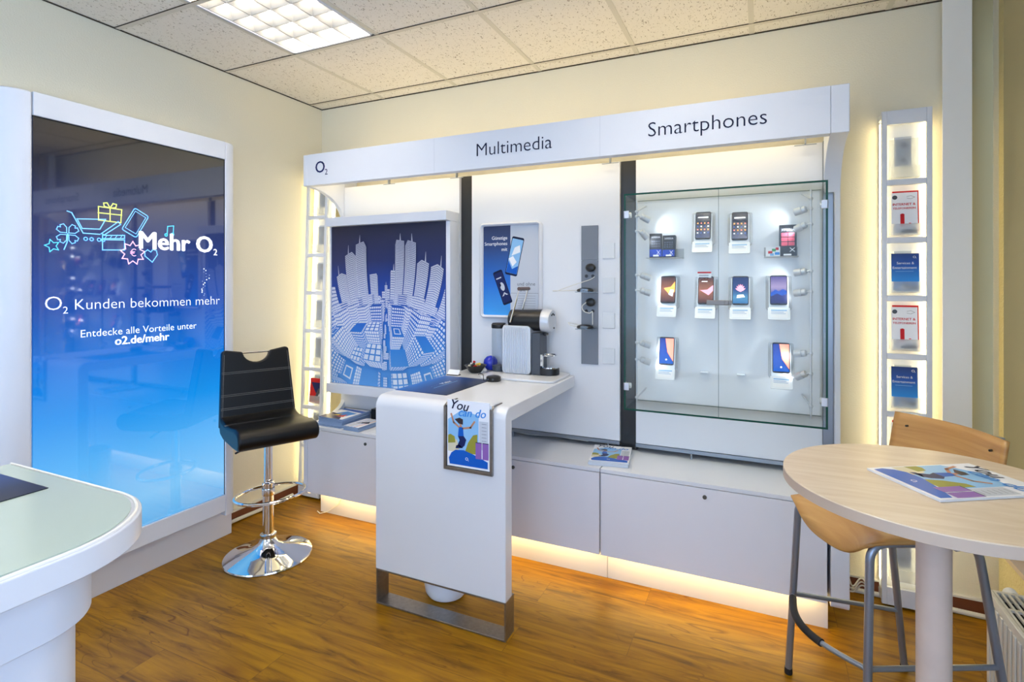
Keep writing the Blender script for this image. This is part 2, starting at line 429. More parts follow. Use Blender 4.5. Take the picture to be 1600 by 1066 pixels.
# ================================================================== SETTING
XR = 3.85; YF = -5.8; H = 2.72; T = 0.15
MB().box(-T, XR + T, YF - T, T, -0.1, 0.0).build('floor', M['floor'], kind='structure', smooth=0)
LX0, LX1, LY0, LY1 = 0.572, 1.118, -1.975, -0.795      # ceiling lamp opening
cl = MB()
holes = [(0.572, 1.118, -1.975, -0.795), (2.306, 2.852, -1.975, -0.795), (0.572, 1.118, -4.8, -3.62), (2.306, 2.852, -4.8, -3.62)]  # first opening holds the visible lamp, the others are added for top light
xs = sorted({-T, XR + T, 0.572, 1.118, 2.306, 2.852}); ys = sorted({YF - T, T, -1.975, -0.795, -4.8, -3.62})
for i in range(len(xs) - 1):
    for j in range(len(ys) - 1):
        cx, cy = (xs[i] + xs[i + 1]) / 2, (ys[j] + ys[j + 1]) / 2
        if any(a < cx < b and c < cy < d for a, b, c, d in holes): continue
        cl.box(xs[i], xs[i + 1], ys[j], ys[j + 1], H, H + 0.02)
cl.box(-T, XR + T, YF - T, T, H + 0.25, H + 0.3)
cl.build('ceiling', M['ceil'], kind='structure', smooth=0)
MB().box(-T, 0, YF, T, 0, H + 0.25).build('wall_left', M['wall'], kind='structure', smooth=0)
MB().box(0, XR, 0, T, 0, H + 0.25).build('wall_back', M['wall'], kind='structure', smooth=0)
# right wall with low shop-window opening
wr = MB()
wr.box(XR, XR + T, YF, T, 0, 0.31).box(XR, XR + T, YF, T, 2.62, H + 0.25).box(XR, XR + T, -0.10, T, 0.31, 2.62).box(XR, XR + T, YF, -5.6, 0.31, 2.62)
wr.build('wall_right', M['wallr'], kind='structure', smooth=0)
wn = MB()
for a, b in ((-0.16, -0.10), (-2.30, -2.24), (-3.95, -3.89), (-5.6, -5.54)): wn.box(XR + 0.06, XR + 0.11, a, b, 0.33, 2.62)
wn.box(XR + 0.06, XR + 0.11, -5.6, -0.10, 0.33, 0.37).box(XR + 0.06, XR + 0.11, -5.6, -0.10, 2.57, 2.62)
w1 = wn.build('window_1', M['mapledge'], kind='structure', smooth=0)
MB().box(XR + 0.08, XR + 0.09, -2.24, -0.16, 0.37, 0.62).build('window_infill', M['dkgreen'], w1, smooth=0)
MB().box(XR + 0.082, XR + 0.088, -2.24, -0.16, 0.62, 2.57).box(XR + 0.082, XR + 0.088, -5.54, -2.30, 0.37, 2.57).build('window_pane', M['winglass'], w1, smooth=0)
MB().box(XR - 0.02, XR + 0.06, -5.6, -0.10, 0.31, 0.33).build('window_sill', M['mapledge'], w1, smooth=0)
# shop front behind the camera: big window
wf = MB()
wf.box(-T, XR + T, YF - T, YF, 0, 0.12).box(-T, XR + T, YF - T, YF, 2.6, H + 0.25).box(-T, 0.12, YF - T, YF, 0.12, 2.6).box(XR - 0.12, XR + T, YF - T, YF, 0.12, 2.6)
wf.build('wall_front', M['wall'], kind='structure', smooth=0)
fw = MB()
for x in (0.12, 1.3, 2.45, XR - 0.17): fw.box(x, x + 0.05, YF - 0.1, YF - 0.04, 0.12, 2.6)
fw.box(0.12, XR - 0.12, YF - 0.1, YF - 0.04, 0.12, 0.18).box(0.12, XR - 0.12, YF - 0.1, YF - 0.04, 2.54, 2.6)
w2 = fw.build('window_2', M['wsatin'], kind='structure', smooth=0)
MB().box(0.15, XR - 0.15, YF - 0.073, YF - 0.067, 0.15, 2.57).build('window_pane', M['winglass'], w2, smooth=0)
# ceiling rails
tb = MB(); zt = H - 0.003
for k in range(0, 7):
    x = 0.56 + 0.578 * k
    for (a, b) in ((YF, 0),):
        if abs(x - 0.56) < .01 or True: tb.box(x - 0.012, x + 0.012, a, b, zt, H)
for y in (-0.11, -0.78, -1.385, -1.99, -2.6, -3.2, -3.81, -4.41, -5.02):
    segs = [(0, XR)]
    for a, b, c, d in holes:
        if c < y < d: segs = [(p, q) for s0, s1 in segs for p, q in ((s0, a), (b, s1)) if q > p]
    for a, b in segs: tb.box(a, b, y - 0.012, y + 0.012, zt - 0.0004, H)
tb.build('trim_1', M['tbar'], kind='structure', smooth=0)
jt = MB()
for y in (-0.11, -0.78, -1.385, -1.99, -2.6):
    segs = [(0, XR)]
    for a, b, c, d in holes:
        if c < y < d: segs = [(p, q) for s0, s1 in segs for p, q in ((s0, a), (b, s1)) if q > p]
    for a, b in segs: jt.box(a, b, y - 0.0155, y - 0.0125, zt - 0.001, H - .0005)
jt.box(0.0, XR, -0.006, -0.001, H - 0.006, H - .0005); jt.box(0.001, 0.006, YF, 0, H - 0.006, H - .0005)
jt.build('trim_2', M['gap'], kind='structure', smooth=0)
MB().box(0.001, 0.016, YF, -0.001, 0, 0.065).build('baseboard_left', M['base'], kind='structure', bev=0.003)
MB().box(0.02, XR - 0.001, -0.016, -0.001, 0, 0.065).build('baseboard_back', M['base'], kind='structure', bev=0.003)
MB().box(0.001, 0.02, YF, -0.02, 0.065, 0.075).build('trim_3', M['cable'], kind='structure', smooth=0)
MB().box(0.02, XR - 0.02, -0.02, -0.001, 0.065, 0.073).build('trim_4', M['cable'], kind='structure', smooth=0)
MB().tube([(0.03, -0.86, 0.02), (0.03, -0.7, 0.018), (0.034, -0.5, 0.014), (0.03, -0.30, 0.016)], 0.011, 10).build('cable_duct', M['cable'], label='white cable duct lying along the left wall baseboard behind the bar stool', cat='cable')
MB().tube([(3.3, -0.03, 0.012), (3.66, -0.03, 0.012), (3.80, -0.04, 0.012)], 0.011, 10).build('heating_pipe', M['cable'], label='white pipe running along the back baseboard towards the radiator', cat='pipe')

# ================================================================== CEILING LAMP
def ceiling_lamp(x0, x1, y0, y1, label, group=None):
    t = thing('ceiling_light', label, 'light', ((x0 + x1) / 2, (y0 + y1) / 2, H - 0.003), 0, group)
    f = MB(); w, e = 0.012, 0.004
    f.box(x0 - e, x1 + e, y0 - e, y0 + w, H - .003, H + .018).box(x0 - e, x1 + e, y1 - w, y1 + e, H - .003, H + .018)
    f.box(x0 - e, x0 + w, y0, y1, H - .003, H + .018).box(x1 - w, x1 + e, y0, y1, H - .003, H + .018)
    f.build('frame', M['wsatin'], t, True, smooth=0)
    h = MB(); h.box(x0, x1, y0, y1, H + 0.12, H + 0.125)
    for a, b in ((x0, x0 + .004), (x1 - .004, x1)): h.box(a, b, y0, y1, H + .02, H + .12)
    for a, b in ((y0, y0 + .004), (y1 - .004, y1)): h.box(x0, x1, a, b, H + .02, H + .12)
    h.build('housing', M['wprint'], t, True, smooth=0)
    g = MB(); n = 4; px = (x1 - x0 - 2 * w) / n
    for i in range(n + 1):            # long reflectors: V section, wide on top
        xc = x0 + w + px * i; hw = 0.028
        g.prism([(xc - 0.003, H + .002), (xc + 0.003, H + .002), (min(xc + hw, x1 - w), H + 0.05), (max(xc - hw, x0 + w), H + 0.05)], 'y', y0 + w, y1 - w)
    m = 9; py = (y1 - y0 - 2 * w) / m
    for j in range(1, m):
        yc = y0 + w + py * j
        g.prism([(yc - 0.002, H + .004), (yc + 0.002, H + .004), (yc + 0.03, H + 0.045), (yc - 0.03, H + 0.045)], 'x', x0 + w, x1 - w)
    g.build('louvre', mat('louvre_white', (184, 183, 178), 0.45), t, True, smooth=0)
    for i in range(n):
        xc = x0 + w + px * (i + .5)
        MB().cyl((xc, y0 + .03, H + .085), (xc, y1 - .03, H + .085), 0.028, 16).build('tube', M['tube_em'], t, True)
    return t
ceiling_lamp(*holes[0], 'recessed fluorescent louvre light in the suspended ceiling, nearest the corner')
ceiling_lamp(*holes[1], 'added louvre light out of view, brightening the round table and showcase from above')  # unseen fixture added to brighten the table and cabinet tops
ceiling_lamp(*holes[3], 'added louvre light out of view near the shop front, brightening the radiator side')  # another added lamp outside the view, gives more light from overhead
ceiling_lamp(*holes[2], 'added louvre light out of view near the shop front, brightening the light box side')  # added likewise, an unseen lamp that fills the room from above

# ================================================================== LIGHT BOX (left wall)
lb = thing('light_box', 'tall white framed illuminated blue poster panel standing against the left wall', 'advertising panel', (0.10, -1.38, 0))
MB().box(0.022, 0.12, -1.93, -0.835, 0.0, 0.16).build('plinth', M['plinth'], lb, True, bev=0.002)
F = MB()
F.box(0.022, 0.16, -1.795, -0.905, 0.16, 0.252).box(0.022, 0.16, -1.795, -0.905, 2.153, 2.252)
F.box(0.022, 0.05, -1.795, -0.905, 0.252, 2.153)
F.build('frame', M['wsatin'], lb, True, bev=0.002)
def sidecap(ya, yb, sgn):
    # rounded vertical profile, ya = seam side, yb = outer side
    w = abs(yb - ya); pts = [(0.022, ya), (0.16, ya)]
    pts += [(0.022 + 0.138 * math.cos(R(a)) if a > 0 else 0.16, ya + sgn * w * math.sin(R(a)) ** 0.8) for a in range(0, 91, 10)][1:]
    m = MB(); m.prism(pts, 'z', 0.13, 2.252)
    return m
sidecap(-0.9035, -0.80, 1).build('side_profile', M['wsatin'], lb, True, bev=0.006, bangle=60)
sidecap(-1.7965, -1.93, -1).build('side_profile', M['wsatin'], lb, True, bev=0.012, bangle=60)
scr = Print(); scr.rect(0, 0.886, 0, 1.897, M['screen'], 0)
so = scr.build('screen', lb, face(Vector((0.150, -1.793, 0.254)) - ORG[lb.name], 'left'))
fr2 = MB(); fr2.box(0.148, 0.1515, -0.9075, -0.904, 0.254, 2.152).box(0.148, 0.1515, -1.795, -0.905, 2.148, 2.153)
fr2.build('screen_edge', M['blackpl'], lb, True, smooth=0)
W = MC_neon['nw']; X0 = 1.793; Z0 = 0.254
def sc(y, z): return (y + X0, z - Z0)
def sletter(fn, lab):
    p = Print(); p.dz = .0004; fn(p); p.build('lettering', so, Matrix.Identity(4), lab)
sletter(lambda p: (p.text('Mehr O', *sc(-1.366, 1.622), W, w=0.385, off=0.026), p.text('2', *sc(-0.972, 1.607), W, h=0.036, off=0.01)), 'bold white heading Mehr O2')
sletter(lambda p: (p.text('Kunden bekommen mehr', *sc(-1.640, 1.333), W, w=0.705, off=-0.014)), 'thin white words Kunden bekommen mehr')
sletter(lambda p: (p.text('O', *sc(-1.751, 1.335), W, h=0.062, off=-0.014), p.text('2', *sc(-1.686, 1.318), W, h=0.032, off=-0.008)), 'thin white O2 sign')
sletter(lambda p: p.text('Entdecke alle Vorteile unter', *sc(-1.618, 1.208), W, w=0.545, off=-0.006), 'small white line Entdecke alle Vorteile unter')
sletter(lambda p: p.text('o2.de/mehr', *sc(-1.476, 1.160), W, w=0.255, off=0.02), 'small bold white web address')
nb, ny_, np_, nc = MC_neon['nb'], MC_neon['ny'], MC_neon['np'], MC_neon['nc']
lw = 0.0045
class Icon:
    def __init__(s, lab): s.p = Print(); s.p.dz = .0004; s.lab = lab
    def __enter__(s): return s
    def __exit__(s, *a): s.p.build('neon_icon', so, Matrix.Identity(4), s.lab)
    def sh(s, pts, cx, cz, k, m, rot=0, closed=True, w=lw):
        c, s_ = math.cos(rot), math.sin(rot); ox, oz = sc(cx, cz)
        s.p.line([(ox + (x * c - y * s_) * k, oz + (x * s_ + y * c) * k) for x, y in pts], w, m, 2, closed)
def circ(x, y, r, n=10): return [(x + r * math.cos(i * 2 * PI / n), y + r * math.sin(i * 2 * PI / n)) for i in range(n)]
with Icon('light blue outlined shopping cart') as I:
    I.sh([(-1.25, 1.0), (-1.0, .92), (-.35, -.35), (.65, -.35)], -1.585, 1.70, .068, nb, closed=False)
    I.sh([(-.7, .55), (1.0, .70), (.65, .0), (-.4, -.05)], -1.585, 1.70, .068, nb)
    for dx in (-.2, .15, .6, .85): I.sh(circ(dx, -.72, .11, 8), -1.585, 1.70, .068, nb, w=.0035)
with Icon('yellow green outlined gift box') as I:
    I.sh([(-.95, -.7), (.95, -.7), (1, .55), (-1, .55)], -1.498, 1.775, .050, ny_, -0.03)
    I.sh([(0, -.7), (0, .55)], -1.498, 1.775, .050, ny_, closed=False); I.sh([(-1, .0), (1, .0)], -1.498, 1.775, .050, ny_, closed=False)
    for sg in (-1, 1): I.sh([(0, .55), (sg * .25, 1.0), (sg * .55, .95), (sg * .5, .65)], -1.498, 1.775, .050, ny_)
with Icon('light blue outlined tablet') as I:
    I.sh(rrect(-.6, .6, -1, 1, .15, 2), -1.385, 1.745, .062, nb, -0.5); I.sh([(-.45, -.75), (.45, -.75), (.45, .8), (-.45, .8)], -1.385, 1.745, .062, nb, -0.5, w=.003)
with Icon('light blue outlined film clapper') as I:
    I.sh([(-1, -1), (.9, -.9), (.9, .05), (-1, -.05)], -1.480, 1.655, .050, nb); I.sh([(-1, .05), (.9, .2), (.9, .5), (-1, .35)], -1.480, 1.655, .050, nb)
    I.sh([(-1.1, .5), (.35, 1.75), (.55, 1.5), (-.85, .4)], -1.480, 1.655, .050, nb)
    for k in range(4): I.sh([(-.8 + .45 * k, .1 + .05 * k), (-.62 + .45 * k, .38 + .05 * k)], -1.480, 1.655, .050, nb, closed=False, w=.003)
with Icon('light blue outlined clover leaf') as I:
    for k in range(4):
        a = k * PI / 2 + .78; I.sh([(.12 * math.cos(a), .12 * math.sin(a)), (.62 * math.cos(a - .62), .62 * math.sin(a - .62)), (.98 * math.cos(a - .42), .98 * math.sin(a - .42)), (1.02 * math.cos(a - .12), 1.02 * math.sin(a - .12)), (.85 * math.cos(a), .85 * math.sin(a)), (1.02 * math.cos(a + .12), 1.02 * math.sin(a + .12)), (.98 * math.cos(a + .42), .98 * math.sin(a + .42)), (.62 * math.cos(a + .62), .62 * math.sin(a + .62))], -1.668, 1.668, .046, nb, w=.0035)
    I.sh([(0, 0), (-.05, -.8), (-.3, -1.5)], -1.668, 1.668, .046, nb, closed=False)
with Icon('turquoise outlined star') as I:
    I.sh([((1 if i % 2 == 0 else .5) * math.sin(i * PI / 5), (1 if i % 2 == 0 else .5) * math.cos(i * PI / 5)) for i in range(10)], -1.725, 1.612, .028, nc, .3, w=.0035)
with Icon('pink outlined starburst with euro sign') as I:
    I.sh([((1 if i % 2 == 0 else .68) * math.sin(i * PI / 9), (1 if i % 2 == 0 else .68) * math.cos(i * PI / 9)) for i in range(18)], -1.397, 1.597, .056, np_)
    I.p.text('\u20ac', *sc(-1.410, 1.582), np_, h=.036, off=-0.008)
with Icon('light blue outlined heart') as I:
    I.sh([(0, -1), (.9, 0), (.85, .6), (.4, .85), (0, .5), (-.4, .85), (-.85, .6), (-.9, 0)], -1.31, 1.590, .034, nb, .15)
with Icon('turquoise outlined music note') as I:
    I.sh([(-.6, -.8), (-.5, .8), (.7, 1), (.6, -.6)], -1.215, 1.722, .026, nc, closed=False)
    for dx, dy in ((-.75, -.85), (.45, -.65)): I.sh(circ(dx, dy, .22, 8), -1.215, 1.722, .028, nc)
with Icon('cluster of small white bubbles') as I:
    for k in range(18):
        bx = -1.02 + random.uniform(-.024, .024); bz = 1.385 + k * .0085; r_ = random.choice((.0015, .002, .0035))
        o_ = sc(bx, bz); I.p.poly(circ(o_[0], o_[1], r_, 8), MC_neon['nw'], 2)

# ================================================================== DISPLAY WALL
YC = -0.48; YP = -0.15
XL, XRR = 0.345, 3.171
# header
hd = thing('header_fascia', 'long white fascia over the display wall lettered Multimedia and Smartphones', 'sign', (1.75, -0.31, 2.06))
h = MB()
h.box(XL, XRR, YC, YC + 0.02, 2.058, 2.252)
h.box(XL, XRR, YC + 0.02, YC + 0.06, 2.240, 2.252)
h.box(XL, XRR, YC + 0.02, YC + 0.05, 2.058, 2.066)
h.build('fascia_board', M['wsatin'], hd, True, bev=0.0015)
for x in (1.278, 2.215): MB().box(x - .0006, x + .0006, YC - 0.0006, YC, 2.06, 2.25).build('joint', M['lgrey'], hd, True, smooth=0)
def hletter(fn, lab):
    p = Print(); fn(p); p.build('lettering', hd, face(Vector((XL, YC - 0.0004, 2.058)) - ORG[hd.name], 'back'), lab)
hletter(lambda p: (p.text('O', 0.415 - XL, .075, M['navy'], h=.072, off=.012), p.text('2', 0.490 - XL, .058, M['navy'], h=.036, off=.004)), 'dark blue O2 sign lettering')
hletter(lambda p: p.text('Multimedia', 1.545 - XL, .066, M['navyd'], w=.425, off=-.008), 'dark blue word Multimedia')
hletter(lambda p: p.text('Smartphones', 2.443 - XL, .068, M['navyd'], w=.495, off=-.008), 'dark blue word Smartphones')
for k, x in enumerate((0.345, 1.285, 2.235)):
    MB().box(x + .03, x + .90, -0.33, -0.29, 2.175, 2.19).build('light_strip', M['white_em_warm'], hd, True, smooth=0)
for x in (0.75, 1.25, 2.19, 3.10):
    MB().box(x - .003, x + .003, -0.20, -0.18, 2.088, 2.215).box(x - .045, x + .045, -0.192, -0.188, 2.084, 2.088).box(x - .008, x + .008, YC + .0205, -0.001, 2.215, 2.230).build('bracket', M['grey'], hd, True, smooth=0)

# side end panels
def endpanel(xi, xt, xo, yb, label):
    # xi..xo full cap width, the thin web lies between xt and xo
    t = thing('end_panel', label, 'side panel', ((xi + xo) / 2, -.25, .13))
    up = [(-0.48, 2.252), (-0.48, 2.058)] + [(-0.48 + (yb + .48) * math.sin(R(a)), 2.058 - 0.20 * (1 - math.cos(R(a)))) for a in range(12, 91, 13)] + [(yb, 2.252)]
    dn = [(yb, 0.66)] + [(yb - (.48 + yb) * (1 - math.cos(R(a))), 0.66 - 0.10 * math.sin(R(a))) for a in range(12, 91, 13)]
    dn += [(-0.48, 0.20)] + [(-0.45 - 0.03 * math.cos(R(a)), 0.16 - 0.03 * math.sin(R(a))) for a in (15, 45, 75)] + [(-0.40, 0.13), (yb, 0.13)]
    b_ = 0.018 if xo - xi > .05 else 0.01
    MB().prism(up, 'x', xi, xo).build('upper_cap', M['wsatin'], t, True, bev=b_, seg=4, bangle=50)
    MB().prism(dn, 'x', xi, xo).build('lower_cap', M['wsatin'], t, True, bev=b_, seg=4, bangle=50)
    MB().box(xt, xo, yb, -0.02, 0.13, 2.252).build('side_board', M['wsatin'], t, True, bev=.003)
endpanel(3.172, 3.216, 3.238, -.20, 'white rounded end panel closing the right side of the display wall')
endpanel(0.312, 0.312, 0.3445, -.146, 'white rounded end panel closing the left side of the display wall')

# wall panels and uprights
def wallpanel(x0, x1, label):
    t = thing('wall_panel', label, 'wall panel', ((x0 + x1) / 2, -0.13, 0.61))
    MB().box(x0, x1, YP, YP + 0.025, 0.61, 2.10).build('board', M['panel'], t, True, bev=0.001)
    MB().box(x0, x1, YP - 0.004, YP + 0.03, 0.590, 0.608).build('bottom_rail', M['grey'], t, True, smooth=0)
    for x in (x0 + .28, x1 - .06): MB().cyl((x, YP - .012, 0.565), (x, YP - .012, 0.592), 0.005, 10).build('foot_peg', M['grey'], t, True)
    return t
wallpanel(0.346, 1.246, 'white back board behind the city skyline poster')
wallpanel(1.332, 2.231, 'white back board carrying the framed poster and the grey charging strip')
wallpanel(2.317, 3.172, 'white back board behind the glass phone showcase')
for x0, x1, m, lb_ in ((1.2465, 1.3315, M['black'], 'black upright strip between the skyline poster and the framed poster'),
                       (2.2315, 2.3165, M['black'], 'black upright strip just left of the glass showcase'),
                       (3.1725, 3.2150, M['grey'], 'grey metal upright right of the glass showcase')):
    u = MB(); y = -0.128 if m is M['black'] else -0.16
    u.box(x0, x1, y, -0.02, 0.566, 2.104)
    u.build('upright', m, label=lb_, cat='post', bev=0.002)
MB().tube([(1.62, -0.12, .60), (1.9, -0.125, .592), (2.2, -0.12, .60), (2.6, -0.12, .585), (3.0, -0.11, .59)], 0.004, 8).build('loose_cable', M['blackpl'], label='thin dark cable hanging behind the back boards above the cabinets', cat='cable')
MB().tube([(1.52, -0.11, .585), (1.7, -0.118, .575), (1.85, -0.12, .585), (2.05, -0.12, .58)], 0.0045, 8).build('loose_cable', M['cable'], label='white cable hanging under the middle back board', cat='cable')

# cabinets
def cabinet(x0, x1, label, lockx):
    t = thing('base_cabinet', label, 'cabinet', ((x0 + x1) / 2, -0.24, 0.15), 0)
    b = MB()
    b.box(x0 + .001, x1 - .001, YC, -0.022, 0.545, 0.563)
    b.box(x0 + .001, x0 + .018, YC + .022, -0.022, 0.152, 0.545).box(x1 - .018, x1 - .001, YC + .022, -0.022, 0.152, 0.545)
    b.box(x0 + .018, x1 - .018, YC + .06, -0.022, 0.165, 0.18).box(x0 + .018, x1 - .018, -0.03, -0.022, 0.18, 0.545)
    b.build('carcass', M['wsatin'], t, True, bev=0.001)
    MB().box(x0 + .003, x1 - .003, YC, YC + .019, 0.15, 0.542).build('door', M['door'], t, True, bev=0.001)
    lk = MB(); lk.cyl((lockx, YC - .005, .505), (lockx, YC - .0002, .505), 0.009, 20).box(lockx - .0012, lockx + .0012, YC - .0062, YC - .005, .4995, .5105)
    lk.build('lock', M['brass'], t, True)
    MB().box(x0 + .03, x1 - .03, YC + .035, YC + .05, 0.152, 0.163).build('light_strip', M['plinth_led'], t, True, smooth=0)
cabinet(0.3455, 1.278, 'low white cabinet with lock at the left end, under the skyline poster', 0.802)
cabinet(1.280, 2.214, 'low white cabinet with lock in the middle, partly hidden by the white counter', 1.758)
cabinet(2.216, 3.162, 'low white cabinet with lock at the right end, under the glass showcase', 2.689)
for a, b, l in ((0.37, 1.277, 'lit white plinth board under the left cabinet'), (1.279, 2.227, 'lit white plinth board under the middle cabinet'), (2.229, 3.170, 'lit white plinth board under the right cabinet')):
    MB().box(a, b, -0.392, -0.374, 0.0, 0.149).build('plinth_board', M['plinth'], label=l, cat='plinth', bev=0.001)
MB().tube([(0.36, -0.41, 0.006), (0.40, -0.43, 0.006), (0.45, -0.415, 0.02), (0.52, -0.40, 0.07), (0.56, -0.396, 0.14)], 0.003, 8).build('loose_cable', M['cable'], label='thin white cable at the foot of the left cabinet plinth', cat='cable')

# ================================================================== SKYLINE POSTER
pu = thing('poster_unit', 'large blue and white city skyline poster in a white shelf-topped frame', 'poster', (0.78, -0.2, 0.70))
f = MB()
f.box(0.320, 1.244, -0.30, -0.152, 1.822, 1.88)
f.box(0.318, 1.244, -0.29, -0.152, 0.735, 0.795)
f.box(0.320, 0.332, -0.262, -0.152, 0.795, 1.822).box(1.215, 1.2445, -0.256, -0.152, 0.795, 1.822)
f.build('frame', M['wsatin'], pu, True, bev=0.003)
PW, PH = 0.895, 1.027
citybg = gradmat('skyline_blue_ramp', 'Y', 0.0, PH, [(0.0, (92, 160, 228)), (0.25, (50, 132, 214)), (0.42, (22, 98, 200)), (0.58, (16, 66, 160)), (0.78, (24, 38, 92)), (1.0, (30, 32, 56))], rough=0.45)
citywh = gradmat('skyline_white_ramp', 'Y', 0.0, PH, [(0.0, (214, 226, 242)), (0.5, (222, 228, 240)), (0.85, (170, 176, 196)), (1.0, (150, 156, 180))], rough=0.45)
ct = Print(); ct.dz = 0.000010
MB().box(0.332, 1.215, -0.2545, -0.16, 0.795, 1.822).build('backing', M['white'], pu, True, smooth=0)
ct.rect(0, PW - .012, 0, PH, citybg, 0)
def clip(poly, x1, y1):
    for ax, lim, sg in ((0, 0.004, 1), (0, x1, -1), (1, 0.004, 1), (1, y1, -1)):
        out = []
        for i in range(len(poly)):
            a, b = poly[i - 1], poly[i]; ia = (a[ax] - lim) * sg >= 0; ib = (b[ax] - lim) * sg >= 0
            if ia != ib:
                t = (lim - a[ax]) / (b[ax] - a[ax]); out.append((a[0] + (b[0] - a[0]) * t, a[1] + (b[1] - a[1]) * t))
            if ib: out.append(b)
        poly = out
        if not poly: return []
    return poly
PITCH = R(-40)
def proj3(p):
    x, y, z = p; z -= 1.0
    c, s_ = math.cos(PITCH), math.sin(PITCH)
    fy = y * c + z * s_; fz = -y * s_ + z * c
    L = math.sqrt(x * x + fy * fy + fz * fz); x, fy, fz = x / L, fy / L, fz / L
    if fy < -0.55: return None
    k = 2 / (1 + fy)
    return (PW / 2 + x * k * 0.33, 0.345 + fz * k * 0.31)
def quad(P, m, layer):
    q = [proj3(p) for p in P]
    if any(v is None for v in q): return
    q = clip(q, PW - .016, PH - .004)
    if len(q) >= 3: ct.poly(q, m, layer)
rng = random.Random(11)
blds = []
for iy in range(-4, 15):
    for ix in (-7, -6, -5, -4, -3, -2, -1, 1, 2, 3, 4, 5, 6, 7):
        cx = ix * 0.36 - math.copysign(0.12, ix) + rng.uniform(-.03, .03); cy = -0.05 + iy * 0.36 + rng.uniform(-.03, .03)
        d_ = math.hypot(cx, cy)
        if d_ < .3: hgt = rng.uniform(.1, .3)
        elif d_ < .8: hgt = rng.uniform(.25, .6)
        elif d_ < 1.6: hgt = rng.uniform(.45, .95)
        else: hgt = rng.uniform(.6, 1.12)
        if abs(cx) < .3: hgt = min(hgt, .85)
        blds.append((cx, cy, .125 + rng.uniform(-.02, .02), .135, hgt, rng.randint(0, 2)))
for cx, cy, hg in ((-1.15, 1.55, 2.05), (-.80, 1.65, 2.25), (-1.6, 1.5, 1.7), (-.5, 2.1, 1.6), (.48, 2.0, 2.45), (.78, 1.75, 2.3), (.36, 2.8, 1.9), (1.15, 1.6, 1.85), (1.5, 1.35, 1.8), (1.75, .95, 2.0), (2.1, .9, 1.9), (-2.0, 1.2, 1.5), (-2.2, .6, 1.4), (2.0, .4, 1.7), (-.05, 5.2, 1.75), (.15, 4.6, 1.45), (-.25, 4.3, 1.3)):
    blds.append((cx, cy, .135, .12, 1 + (hg - 1) * 1.38, 0))
for _ in range(20):
    blds.append((rng.uniform(-.05, .05), rng.uniform(-.3, 3.0), .03, .05, rng.uniform(.05, .2), 2))
blds.sort(key=lambda b: -math.sqrt(b[0] ** 2 + b[1] ** 2))
def winface(A, B, z0, z1, nx, nz, layer, full):
    """A,B ground corners; white panes on blue"""
    def P(u, v): return (A[0] + (B[0] - A[0]) * u, A[1] + (B[1] - A[1]) * u, z0 + (z1 - z0) * v)
    steps = 6
    for k in range(steps): quad([P(0, k / steps), P(1, k / steps), P(1, (k + 1) / steps), P(0, (k + 1) / steps)], citybg, layer)
    gx, gz = (0.09, 0.11) if full else (0.15, 0.2)
    for i in range(nx):
        for j in range(nz):
            u0, u1 = (i + gx) / nx, (i + 1 - gx) / nx; v0, v1 = (j + gz) / nz, (j + 1 - gz) / nz
            quad([P(u0, v0), P(u1, v0), P(u1, v1), P(u0, v1)], citywh, layer + .6)
lay = 2
for cx, cy, wx, wy, hg, st in blds:
    x0, x1, y0, y1 = cx - wx, cx + wx, cy - wy, cy + wy
    d = math.hypot(cx, cy); nx = 6 if d < 2.2 else (4 if d < 3 else 3); nz = max(3, int(hg * (17 if d < 2.2 else 9 if d < 3 else 6)))
    if y0 > 0: winface((x0, y0), (x1, y0), 0, hg, nx, nz, lay, st != 1)
    if y1 < 0: winface((x1, y1), (x0, y1), 0, hg, nx, nz, lay, st != 1)
    if x0 > 0: winface((x0, y1), (x0, y0), 0, hg, nx, nz, lay, st == 0)
    if x1 < 0: winface((x1, y0), (x1, y1), 0, hg, nx, nz, lay, st == 0)
    if hg < 1.0:
        quad([(x0, y0, hg), (x1, y0, hg), (x1, y1, hg), (x0, y1, hg)], citybg, lay + 1)
        if st == 2:
            for gi in range(3):
                for gj in range(3):
                    gx0, gy0 = x0 + (x1 - x0) * (gi + .12) / 3, y0 + (y1 - y0) * (gj + .12) / 3
                    gx1, gy1 = x0 + (x1 - x0) * (gi + .88) / 3, y0 + (y1 - y0) * (gj + .88) / 3
                    quad([(gx0, gy0, hg), (gx1, gy0, hg), (gx1, gy1, hg), (gx0, gy1, hg)], citywh, lay + 1.3)
        if st == 0:
            a = .6; quad([(cx - wx * a, cy - wy * a, hg), (cx + wx * a, cy - wy * a, hg), (cx + wx * a, cy + wy * a, hg), (cx - wx * a, cy + wy * a, hg)], citywh, lay + 1.3)
            a = .45; quad([(cx - wx * a, cy - wy * a, hg), (cx + wx * a, cy - wy * a, hg), (cx + wx * a, cy + wy * a, hg), (cx - wx * a, cy + wy * a, hg)], citybg, lay + 1.6)
    elif hg > 1.9:
        quad([(cx - .02, y0, hg), (cx + .02, y0, hg), (cx + .004, y0, hg + .3), (cx - .004, y0, hg + .3)], citywh, lay + 1)
    lay += 2
ct.build('skyline_print', pu, face(Vector((0.333, -0.2555, 0.795)) - ORG[pu.name], 'back'))

